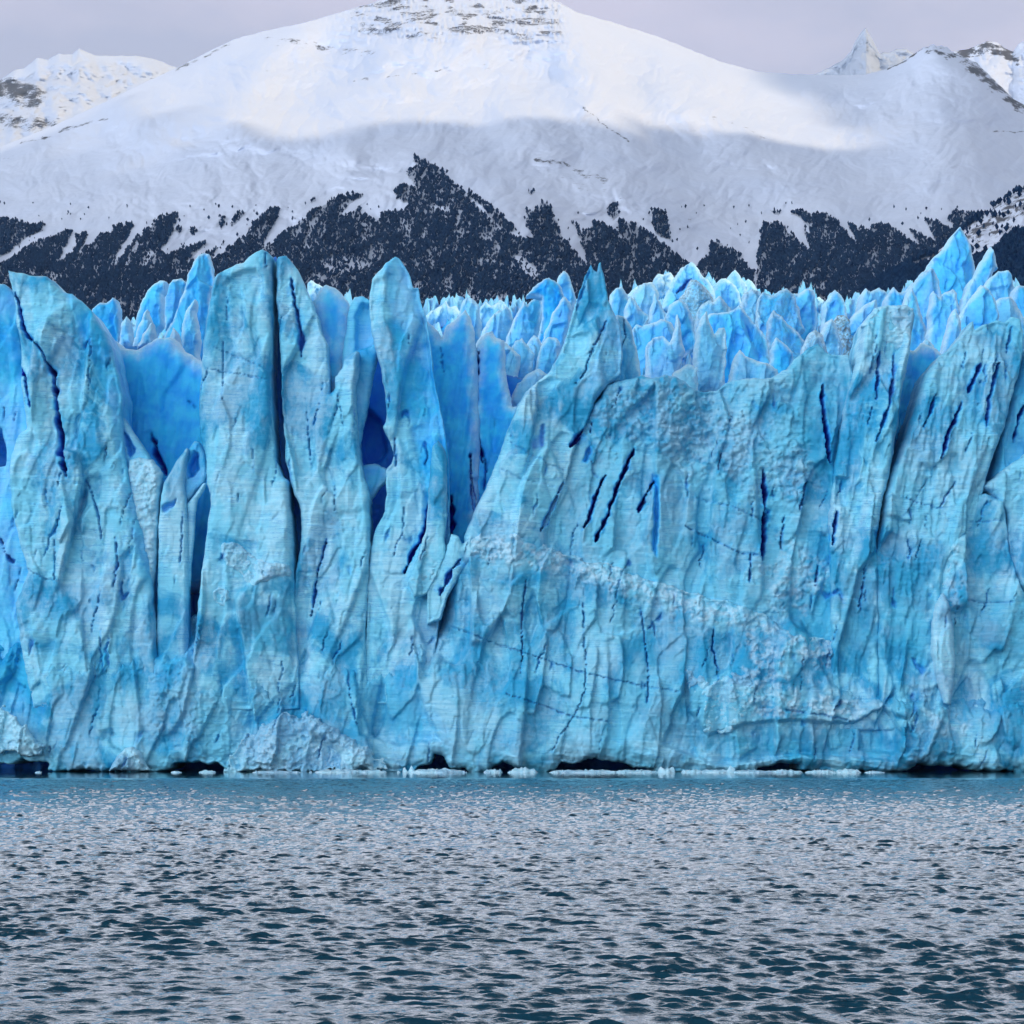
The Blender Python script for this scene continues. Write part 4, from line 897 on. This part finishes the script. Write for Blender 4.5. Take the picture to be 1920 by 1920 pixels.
piece("ice_slab", "ice slab", "rounded pale slab buttress with a snowy crest at the lower right edge", [(1816, 960), (1830, 930), (1850, 922), (1866, 930), (1884, 940), (1890, 968), (1896, 1030), (1910, 1080), (1930, 1120), (1990, 1150), (2040, 1370), (1740, 1370), (1760, 1150), (1756, 1080), (1770, 1030), (1790, 1000), (1812, 1000)], 399.0, thick=9, R=1.4, relief=1.0, seed=28, snows=[([(1750, 1040), (1790, 1000), (1800, 1080), (1775, 1150), (1750, 1180)], 0.5)], blues=[([(1790, 1100), (1960, 1120), (2000, 1250), (1780, 1250)], 0.3)], cracks=[([(1820, 978), (1880, 975)], 1.6, 0.6), ([(1800, 1120), (1850, 1130), (1900, 1128)], 1.6, 0.6)])
piece("ice_wall", "ice wall", "shadowy blue fluted wall at the far right edge of the front", [(1870, 860), (1884, 800), (1900, 740), (1916, 690), (1930, 650), (1990, 640), (2320, 640), (2320, 1370), (1860, 1370), (1850, 960)], 402.5, thick=8, R=1.6, relief=0.9, blue=0.35, teal=0.6, seed=29, flute=0.8, cracks=[([(1918, 760), (1906, 800), (1900, 830)], 4, 3)])
piece("ice_slab", "ice slab", "pale hanging ice tongue with a white tip, low on the right part of the front", [(1758, 1130), (1770, 1110), (1782, 1140), (1790, 1180), (1792, 1250), (1788, 1300), (1784, 1322), (1772, 1318), (1760, 1280), (1748, 1230), (1750, 1180)], 396.2, thick=3, cell=1.9, R=0.8, edge=3, relief=0.5, seed=30, snow=0.3)
piece("ice_slab", "ice slab", "pale rubble-edged buttress rising to the right edge below the slanting tower", [(1846, 912), (1870, 890), (1900, 866), (1925, 850), (2040, 840), (2040, 1140), (1930, 1120), (1896, 1060), (1890, 960), (1868, 932)], 399.8, thick=8, R=1.2, edge=4, relief=0.9, seed=31, snow=0.05, rub=[([(1840, 860), (2040, 840), (2040, 960), (1850, 940)], 0.5)])

# ---- pinnacles of the ice field: (label, distance, outline, blue, snow, extra)
G = "ice pinnacles rising behind the glacier front"
PINS = [
 ("two-lobed blue pinnacle just right of the leftmost tower", 452, [(172, 583), (180, 572), (188, 566), (200, 568), (208, 557), (218, 562), (223, 573), (226, 613), (222, 650), (200, 660), (180, 640)], .75, 0, {}),
 ("small pointed spike in the low gap right of the two-lobed pinnacle", 446, [(219, 650), (226, 612), (237, 590), (243, 604), (248, 630), (252, 652)], .6, .1, {}),
 ("curled blue pinnacle leaning left, in the left gap", 462, [(244, 640), (252, 605), (262, 572), (275, 545), (288, 530), (300, 525), (313, 527), (312, 536), (304, 560), (306, 610), (270, 650)], .8, 0, {}),
 ("rounded pale-blue pinnacle tucked behind the curled one", 474, [(306, 560), (312, 540), (324, 526), (340, 521), (350, 530), (352, 600), (310, 620)], .65, 0, {}),
 ("tallest blue spire of the left gap, beside the flat-faced tower", 456, [(300, 640), (318, 610), (332, 575), (344, 545), (352, 515), (362, 492), (372, 477), (383, 471), (393, 475), (398, 498), (401, 515), (396, 570), (388, 700), (310, 690)], .62, .05, {"folds": [([(372, 478), (380, 540), (374, 600)], .5, .9)]}),
 ("small twin leaf-shaped blade at the foot of the curled pinnacle", 440, [(248, 650), (258, 610), (275, 578), (281, 590), (284, 618), (278, 650)], .65, .1, {}),
 ("white-edged small blade below the curled pinnacle", 434, [(256, 655), (266, 628), (286, 602), (290, 622), (290, 650)], .35, .3, {}),
 ("narrow pale spike against the tallest spire of the left gap", 442, [(334, 690), (340, 620), (346, 588), (356, 570), (364, 560), (368, 568), (367, 592), (373, 620), (374, 690)], .45, .15, {}),
 ("small pale rounded knob in the left gap", 436, [(312, 665), (318, 628), (324, 612), (333, 622), (340, 650), (342, 680), (320, 680)], .3, .35, {}),
 ("far white sunlit knob seen over the twin-shouldered tower", 900, [(576, 548), (577, 530), (582, 527), (592, 531), (606, 538), (606, 546), (596, 556), (588, 566), (578, 560)], .05, .9, {}),
 ("far sunlit crumbs of ice left of the wavy blue wall", 880, [(796, 600), (806, 582), (820, 578), (830, 570), (836, 562), (842, 574), (856, 572), (864, 590), (860, 610), (800, 612)], .2, .8, {}),
 ("rounded blue knob above the wavy blue wall", 600, [(858, 610), (862, 578), (870, 562), (878, 557), (888, 562), (896, 572), (902, 600), (900, 640), (862, 640)], .5, .15, {}),
 ("low row of frosted ice crests left of the split blue pinnacle", 760, [(890, 600), (900, 575), (912, 565), (920, 572), (930, 568), (938, 562), (946, 566), (952, 580), (960, 600), (950, 630), (895, 630)], .5, .5, {}),
 ("slanting pale blade below the frosted crests", 560, [(898, 650), (906, 615), (920, 595), (936, 582), (950, 574), (956, 580), (964, 600), (958, 640), (930, 660)], .55, .2, {}),
 ("thin bladed pinnacle pointing left of the split blue pinnacle", 520, [(940, 660), (956, 615), (970, 585), (984, 562), (988, 572), (994, 566), (1004, 558), (1014, 556), (1020, 572), (1012, 615), (990, 660)], .55, .1, {"folds": [([(984, 562), (976, 620)], .3, .5)]}),
 ("big split blue pinnacle with an overhanging left beak", 500, [(984, 556), (996, 545), (1008, 530), (1020, 522), (1030, 519), (1042, 526), (1052, 540), (1062, 566), (1062, 620), (1040, 660), (1006, 650), (1016, 600), (1016, 556)], .8, 0, {"folds": [([(1030, 519), (1026, 580), (1012, 640)], .4, 1.)]}),
 ("pointed blue pinnacle behind the split one", 520, [(1040, 560), (1040, 532), (1048, 517), (1058, 506), (1068, 518), (1075, 538), (1080, 560), (1070, 610), (1050, 600)], .65, 0, {}),
 ("smooth blue leaf blade leaning right beside the double-tipped ridge", 480, [(1006, 680), (1020, 625), (1036, 590), (1050, 566), (1060, 556), (1070, 566), (1072, 590), (1058, 640), (1040, 690), (1010, 700)], .72, .05, {}),
 ("pale frosted front pinnacle above the dark seam", 432, [(884, 740), (890, 650), (900, 632), (914, 622), (924, 620), (930, 632), (946, 640), (960, 652), (976, 668), (972, 720), (950, 780), (890, 780)], .4, .25, {"flute": .4}),
 ("small rounded block in the hollow left of the double-tipped ridge", 438, [(950, 720), (956, 660), (968, 636), (980, 632), (988, 644), (1002, 664), (996, 720), (960, 740)], .5, .2, {}),
 ("tiny peaked block behind the rounded block", 448, [(982, 700), (984, 650), (1002, 626), (1012, 636), (1022, 652), (1014, 700)], .5, .2, {}),
 ("blue block touching the left flank of the double-tipped ridge", 436, [(1000, 740), (1004, 686), (1014, 650), (1028, 630), (1042, 634), (1050, 650), (1040, 700), (1010, 740)], .7, .05, {}),
 ("low icy heap under the blue block", 428, [(944, 800), (956, 750), (968, 720), (990, 700), (1010, 690), (1024, 700), (1010, 760), (980, 830), (944, 830)], .4, .35, {}),
 ("knobbly blue pinnacle with a small dimple, right of the double tip", 560, [(1140, 600), (1144, 552), (1154, 540), (1166, 536), (1172, 546), (1180, 562), (1194, 600), (1190, 630), (1150, 630)], .5, .2, {}),
 ("scalloped leaf-shaped pinnacle right of the dimpled one", 520, [(1164, 640), (1170, 580), (1180, 555), (1190, 562), (1202, 580), (1218, 590), (1214, 640), (1190, 660)], .6, .2, {}),
 ("flat-topped pale pinnacle under the white snow block", 640, [(1176, 580), (1188, 548), (1200, 536), (1208, 529), (1226, 532), (1236, 550), (1230, 590), (1214, 604)], .35, .35, {}),
 ("brilliant white sunlit snow block on the glacier skyline", 860, [(1222, 548), (1226, 522), (1234, 514), (1244, 515), (1256, 511), (1264, 520), (1266, 550), (1240, 556)], .0, 1., {}),
 ("long low sunlit crest left of the white snow block", 900, [(1170, 560), (1182, 544), (1198, 534), (1212, 532), (1226, 528), (1230, 552), (1180, 566)], .0, 1., {}),
 ("large twin-arched peak on the skyline right of the white snow block", 700, [(1240, 580), (1250, 548), (1262, 526), (1274, 502), (1288, 494), (1298, 489), (1306, 500), (1318, 514), (1328, 524), (1338, 540), (1346, 580), (1300, 600)], .6, .3, {"cracks": [([(1296, 522), (1280, 536), (1268, 552)], 6, 2)]}),
 ("dirt-flecked rounded crest in front of the twin-arched peak", 620, [(1256, 600), (1274, 560), (1296, 524), (1306, 524), (1322, 538), (1336, 552), (1344, 580), (1330, 610)], .3, .45, {"dirt": .5}),
 ("rounded blue crest between two skyline peaks", 740, [(1326, 570), (1338, 534), (1352, 522), (1362, 520), (1374, 530), (1388, 548), (1394, 580), (1350, 590)], .6, .3, {}),
 ("sharp white-edged blue point on the skyline", 780, [(1360, 560), (1366, 520), (1371, 509), (1377, 504), (1386, 514), (1398, 528), (1404, 560), (1380, 570)], .5, .5, {"folds": [([(1377, 504), (1380, 560)], .6, 0.)]}),
 ("small rounded skyline knob right of the sharp point", 800, [(1392, 560), (1396, 530), (1404, 521), (1411, 526), (1420, 542), (1426, 566), (1400, 574)], .4, .5, {}),
 ("pale blocky pinnacle near the middle of the ice field", 600, [(1384, 640), (1390, 570), (1396, 550), (1410, 541), (1424, 545), (1436, 558), (1446, 600), (1440, 650), (1400, 660)], .3, .4, {"dirt": .15}),
 ("broad blue slab with a saddle top in the ice field", 580, [(1416, 640), (1420, 568), (1430, 546), (1446, 554), (1462, 544), (1477, 540), (1488, 552), (1498, 580), (1510, 618), (1480, 650)], .65, .15, {"folds": [([(1477, 540), (1492, 600)], .5, .3)], "dirt": .25}),
 ("square-shouldered smooth blue slab in the ice field", 590, [(1478, 600), (1484, 550), (1496, 550), (1510, 542), (1524, 542), (1530, 556), (1534, 600), (1524, 650), (1496, 640)], .75, .1, {}),
 ("sunlit sliver of snow behind the triangular blue pinnacle", 880, [(1520, 580), (1526, 560), (1538, 556), (1550, 566), (1556, 590)], .0, 1., {}),
 ("triangular blue pinnacle alone on the skyline", 640, [(1540, 620), (1546, 572), (1556, 550), (1567, 541), (1578, 552), (1588, 574), (1592, 620)], .75, .15, {}),
 ("slim pale cone in front of the large twin-arched peak", 540, [(1204, 640), (1214, 600), (1222, 570), (1229, 548), (1238, 564), (1248, 590), (1256, 630), (1240, 660)], .55, .15, {}),
 ("domed blue hump in front of the dirt-flecked crest", 530, [(1236, 660), (1244, 600), (1256, 572), (1274, 559), (1288, 570), (1300, 600), (1308, 650), (1280, 670)], .65, .15, {}),
 ("ragged blue crest with several teeth in the middle of the ice field", 540, [(1296, 640), (1306, 586), (1318, 568), (1328, 560), (1336, 566), (1350, 552), (1360, 562), (1370, 580), (1376, 640), (1340, 660)], .5, .3, {"dirt": .2}),
 ("massive smooth blue slab with a hollow, centre of the ice field", 470, [(1300, 760), (1308, 640), (1316, 600), (1330, 588), (1352, 586), (1374, 582), (1386, 572), (1400, 588), (1420, 606), (1436, 630), (1448, 680), (1440, 740)], .78, .08, {"folds": [([(1386, 572), (1392, 620), (1420, 690)], .5, .4)], "hollows": [([(1394, 604), (1404, 614), (1416, 640), (1414, 650), (1400, 630)], 2.2)]}),
 ("tall pale front pinnacle with a lower right shoulder", 425, [(1300, 740), (1302, 660), (1306, 620), (1314, 600), (1325, 583), (1330, 602), (1342, 626), (1348, 614), (1358, 612), (1362, 626), (1362, 680), (1358, 740)], .3, .2, {"folds": [([(1325, 583), (1334, 680)], .5, 0.)], "flute": .4}),
 ("wide low blue hollow crest right of the double-tipped ridge", 500, [(1176, 690), (1182, 622), (1196, 606), (1206, 612), (1220, 606), (1240, 598), (1258, 604), (1272, 626), (1270, 700), (1200, 720)], .7, .25, {}),
 ("curved pale fin with a needle tip in the ice field", 440, [(1210, 730), (1212, 650), (1224, 634), (1244, 630), (1258, 640), (1266, 610), (1270, 586), (1274, 600), (1278, 622), (1284, 660), (1262, 720), (1230, 730)], .4, .2, {"folds": [([(1270, 586), (1258, 650), (1232, 710)], -.5, .7)]}),
 ("smooth pale block hugging the right side of the double-tipped ridge", 414, [(1130, 760), (1140, 660), (1148, 610), (1158, 588), (1170, 592), (1184, 614), (1196, 660), (1202, 700), (1196, 760)], .25, .1, {"cracks": [([(1156, 600), (1150, 640), (1148, 660)], 1.6, 1), ([(1170, 600), (1172, 630), (1164, 660), (1162, 690)], 2.4, 1.6)]}),
 ("small triangular front pinnacle at the rim of the middle wall", 420, [(1360, 750), (1370, 690), (1380, 664), (1388, 655), (1398, 668), (1424, 676), (1460, 690), (1466, 750)], .35, .3, {}),
 ("low pyramidal snowy heap at the rim of the middle wall", 416, [(1240, 740), (1262, 700), (1290, 680), (1306, 690), (1312, 760)], .15, .3, {}),
 ("shadowed slanting blade right of the massive smooth slab", 480, [(1434, 700), (1440, 600), (1452, 580), (1468, 596), (1490, 616), (1512, 640), (1500, 700)], .6, .15, {"cracks": [([(1455, 640), (1470, 680)], 5, 3)], "dirt": .2}),
 ("dark blue cleft block at the rim of the middle wall", 440, [(1440, 740), (1446, 660), (1456, 630), (1470, 640), (1486, 660), (1490, 740)], .95, 0, {}),
 ("white dirt-speckled cone left of the grubby ice heap", 460, [(1496, 740), (1506, 650), (1518, 624), (1530, 616), (1544, 630), (1552, 660), (1552, 740)], .1, .5, {"dirt": .35}),
 ("smooth pale cone with a dark stain in front of the triangular pinnacle", 500, [(1522, 680), (1536, 628), (1548, 606), (1560, 596), (1568, 606), (1578, 640), (1584, 690)], .35, .35, {"dirt": .2}),
 ("grubby grey-pink ice heap streaked with dirt", 520, [(1562, 660), (1560, 606), (1568, 592), (1584, 590), (1596, 600), (1608, 620), (1612, 680), (1580, 690)], .0, .5, {"dirt": .8}),
 ("great smooth blue pyramid, highest peak on the right", 560, [(1722, 600), (1728, 520), (1742, 494), (1760, 476), (1772, 462), (1786, 440), (1796, 427), (1801, 423), (1807, 430), (1816, 448), (1824, 474), (1830, 500), (1834, 560), (1800, 620)], .82, .1, {"tent": 2.0}),
 ("hooked blue pinnacle right of the great pyramid", 545, [(1796, 600), (1812, 540), (1830, 510), (1842, 488), (1850, 474), (1859, 462), (1864, 474), (1868, 490), (1873, 504), (1865, 503), (1860, 512), (1858, 530), (1850, 600)], .6, .2, {}),
 ("broad round-topped pinnacle near the right edge of the skyline", 530, [(1836, 600), (1844, 540), (1856, 518), (1872, 508), (1890, 506), (1898, 516), (1903, 538), (1896, 620)], .5, .15, {}),
 ("rounded shoulder pinnacle left of the great pyramid", 545, [(1690, 620), (1702, 546), (1716, 526), (1730, 510), (1744, 502), (1754, 503), (1762, 526), (1768, 560), (1756, 630)], .6, .2, {}),
 ("small blue double hump left of the sloping slab-topped tower skyline", 600, [(1606, 600), (1612, 556), (1622, 541), (1632, 546), (1640, 543), (1650, 538), (1662, 546), (1672, 570), (1668, 610), (1620, 620)], .55, .25, {}),
 ("small pointed crest between the double hump and the rounded shoulder", 580, [(1650, 610), (1660, 560), (1676, 537), (1686, 548), (1698, 546), (1712, 530), (1720, 560), (1706, 620)], .6, .15, {}),
 ("narrow leaning blade behind the slab-topped tower", 500, [(1684, 660), (1692, 580), (1704, 548), (1712, 539), (1718, 556), (1726, 580), (1738, 620), (1744, 680)], .6, .2, {}),
 ("clustered blue teeth below the great pyramid", 480, [(1736, 690), (1744, 580), (1750, 544), (1762, 558), (1774, 545), (1786, 540), (1796, 550), (1802, 600), (1800, 690)], .65, .15, {}),
 ("big leaning blue dome below the hooked pinnacle", 470, [(1782, 680), (1796, 600), (1812, 570), (1828, 548), (1842, 535), (1856, 542), (1866, 562), (1874, 590), (1872, 650), (1830, 680)], .7, .12, {}),
 ("pale rounded crest at the right edge under the round-topped pinnacle", 480, [(1856, 650), (1862, 572), (1876, 558), (1894, 556), (1908, 570), (1920, 590), (1940, 650)], .45, .3, {}),
 ("blue crest cut by the right edge of the skyline", 520, [(1890, 600), (1900, 545), (1912, 534), (1930, 538), (1960, 560), (1970, 640), (1900, 640)], .6, .15, {}),
 ("pointed front blade above the blue gully", 430, [(1750, 720), (1768, 650), (1780, 604), (1791, 577), (1798, 590), (1806, 622), (1800, 700)], .55, .2, {}),
 ("low snowy crest across the head of the blue gully", 418, [(1700, 760), (1712, 690), (1722, 652), (1738, 634), (1754, 646), (1770, 690), (1760, 760)], .3, .3, {}),
 ("low blue rise left of the slab-topped tower", 520, [(1570, 660), (1584, 610), (1604, 586), (1624, 570), (1644, 560), (1652, 600), (1640, 680), (1590, 690)], .6, .2, {}),
]
for i, (lab, Y, poly, bl, sn, ex) in enumerate(PINS):
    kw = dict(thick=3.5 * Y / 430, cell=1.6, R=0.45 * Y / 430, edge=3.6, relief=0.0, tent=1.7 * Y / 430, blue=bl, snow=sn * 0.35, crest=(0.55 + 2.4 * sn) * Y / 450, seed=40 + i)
    kw.update(ex)
    piece("ice_pinnacle", "ice pinnacle", lab, poly, Y, G, **kw)

# ------------------------------------------------------------------ brash ice on the water at the foot of the cliff
def floe(label, x, w, h, Y, seed, group=None):
    rng = np.random.default_rng(seed)
    nu = max(18, int(w / 1.2)); nvv = 14
    a = np.linspace(0, 2 * np.pi, nu, endpoint=False)
    k = Y / F
    rows = []
    h = h * 0.62; prof = [(1.0, -0.3), (1.02, 0.05), (0.97, 0.4), (0.9, 0.62), (0.74, 0.74), (0.52, 0.82), (0.28, 0.9), (0.0, 0.9)]
    for r, z in prof:
        lump = 1 + 0.35 * perlin(np.cos(a) * 2.2 + seed, np.sin(a) * 2.2, 900 + seed) + 0.16 * perlin(np.cos(a) * 7 + seed, np.sin(a) * 7, 905)
        px = np.cos(a) * r * lump * w * k / 2; py = np.sin(a) * r * lump * w * k * 0.3
        pz = z * h * k * (1 + (1.5 * perlin(px / (h * k * 1.0) + seed, py / (h * k * 1.3), 910 + seed) if z > 0 else 0)) + (0.25 * h * k * perlin(px / (h * k * .5), py / (h * k * .5), 915) if z > .1 else 0)
        rows.append(np.stack([(x - CX) * k + px, Y + py, pz + 0 * a], -1))
    V = np.stack(rows)
    nr = len(prof)
    i = np.arange(nr * nu).reshape(nr, nu); j = np.roll(i, -1, 1)
    q = np.stack([i[:-1], j[:-1], j[1:], i[1:]], -1).reshape(-1, 4)
    n = nr * nu
    o = mesh_obj("ice_floe", V.reshape(-1, 3), q, ICE, {"blue": np.zeros(n), "snow": np.full(n, 0.6), "dirt": np.zeros(n)})
    return tag(o, label, "ice floe", group)
FL = [
 ("flat-topped pale ice floe in front of the small middle cave", 980, 52, 10, 391), ("jagged little floe left of the flat-topped floe", 925, 34, 8, 392), ("long ragged white floe under the cave left of centre", 822, 90, 8, 391.5),
 ("peaked chunk at the left end of the ragged floe", 768, 26, 12, 392.5), ("thin broken floe strip below the wide central cave", 1100, 110, 6, 391), ("second thin floe strip right of the wide central cave", 1190, 80, 6, 391.5),
 ("rounded white growler near the water line right of centre", 1250, 34, 13, 391), ("small upright white growler beside a low floe, centre right", 1371, 18, 17, 391), ("low floe stretching left of the upright growler", 1340, 60, 7, 391.5),
 ("ragged floe strip in front of the black cave right of centre", 1410, 70, 6, 391), ("white floe at the right end of the black cave", 1475, 60, 6, 391.4), ("blocky pale floe right of the black cave", 1592, 44, 8, 391), ("low white floe between the black cave and the blocky floe", 1540, 50, 6, 391.6),
 ("crumbled ice bank at the foot of the rubble slope, left of centre", 640, 90, 7, 392.5), ("little white floe under the cave on the left", 390, 30, 5, 392), ("tiny white floe at the left end of the left cave", 330, 20, 3.5, 391.5), ("long flat floe right of the left cave", 520, 80, 4, 391.5),
 ("tiny floe below the dark opening at far left", 72, 12, 3.5, 391), ("white floe just right of the rounded growler", 1296, 34, 7, 391.3), ("small floe under the start of the far-right cave", 1640, 34, 4, 391.2), ("low floe touching the rubble left of the cave", 700, 50, 6, 391.5)]
for i, (lab, x, w, h, Y) in enumerate(FL):
    floe(lab, x, w, h, Y, 20 + i)
def crumbs():
    rng = np.random.default_rng(77)
    groups = [("tiny ice crumb floating by the rubble slope at the water line", 450, 720, 14), ("tiny ice crumb in the loose line of brash ice at the centre", 730, 1330, 30), ("tiny ice crumb drifting before the black cave on the right", 1380, 1640, 14)]
    for lab, a, b, n in groups:
        for k_ in range(n):
            floe(lab, rng.uniform(a, b), rng.uniform(4, 12), rng.uniform(2.5, 6), rng.uniform(388.5, 392.5), 200 + int(rng.integers(0, 5000)), lab.replace("tiny ice crumb", "ice crumbs"))
crumbs()
# ------------------------------------------------------------------ air
def haze():
    m = bpy.data.materials.new("air"); m.use_nodes = True
    t = m.node_tree; t.nodes.clear()
    o = t.nodes.new("ShaderNodeOutputMaterial"); v = t.nodes.new("ShaderNodeVolumePrincipled")
    v.inputs["Density"].default_value = 1.3e-5; v.inputs["Color"].default_value = (0.55, 0.76, 1.0, 1); v.inputs["Anisotropy"].default_value = 0.0
    t.links.new(v.outputs[0], o.inputs["Volume"])
    x, y0, y1, z0, z1 = 6000.0, -60.0, 25000.0, -9.5, 3900.0
    V = [(a * x, y, z) for z in (z0, z1) for a, y in ((-1, y0), (1, y0), (1, y1), (-1, y1))]
    o = mesh_obj("haze", V, [[0, 3, 2, 1], [4, 5, 6, 7], [0, 1, 5, 4], [1, 2, 6, 5], [2, 3, 7, 6], [3, 0, 4, 7]], m, None, None, False)
    tag(o, "thin blue air between the lake and the mountains", None, None, "stuff")
haze()
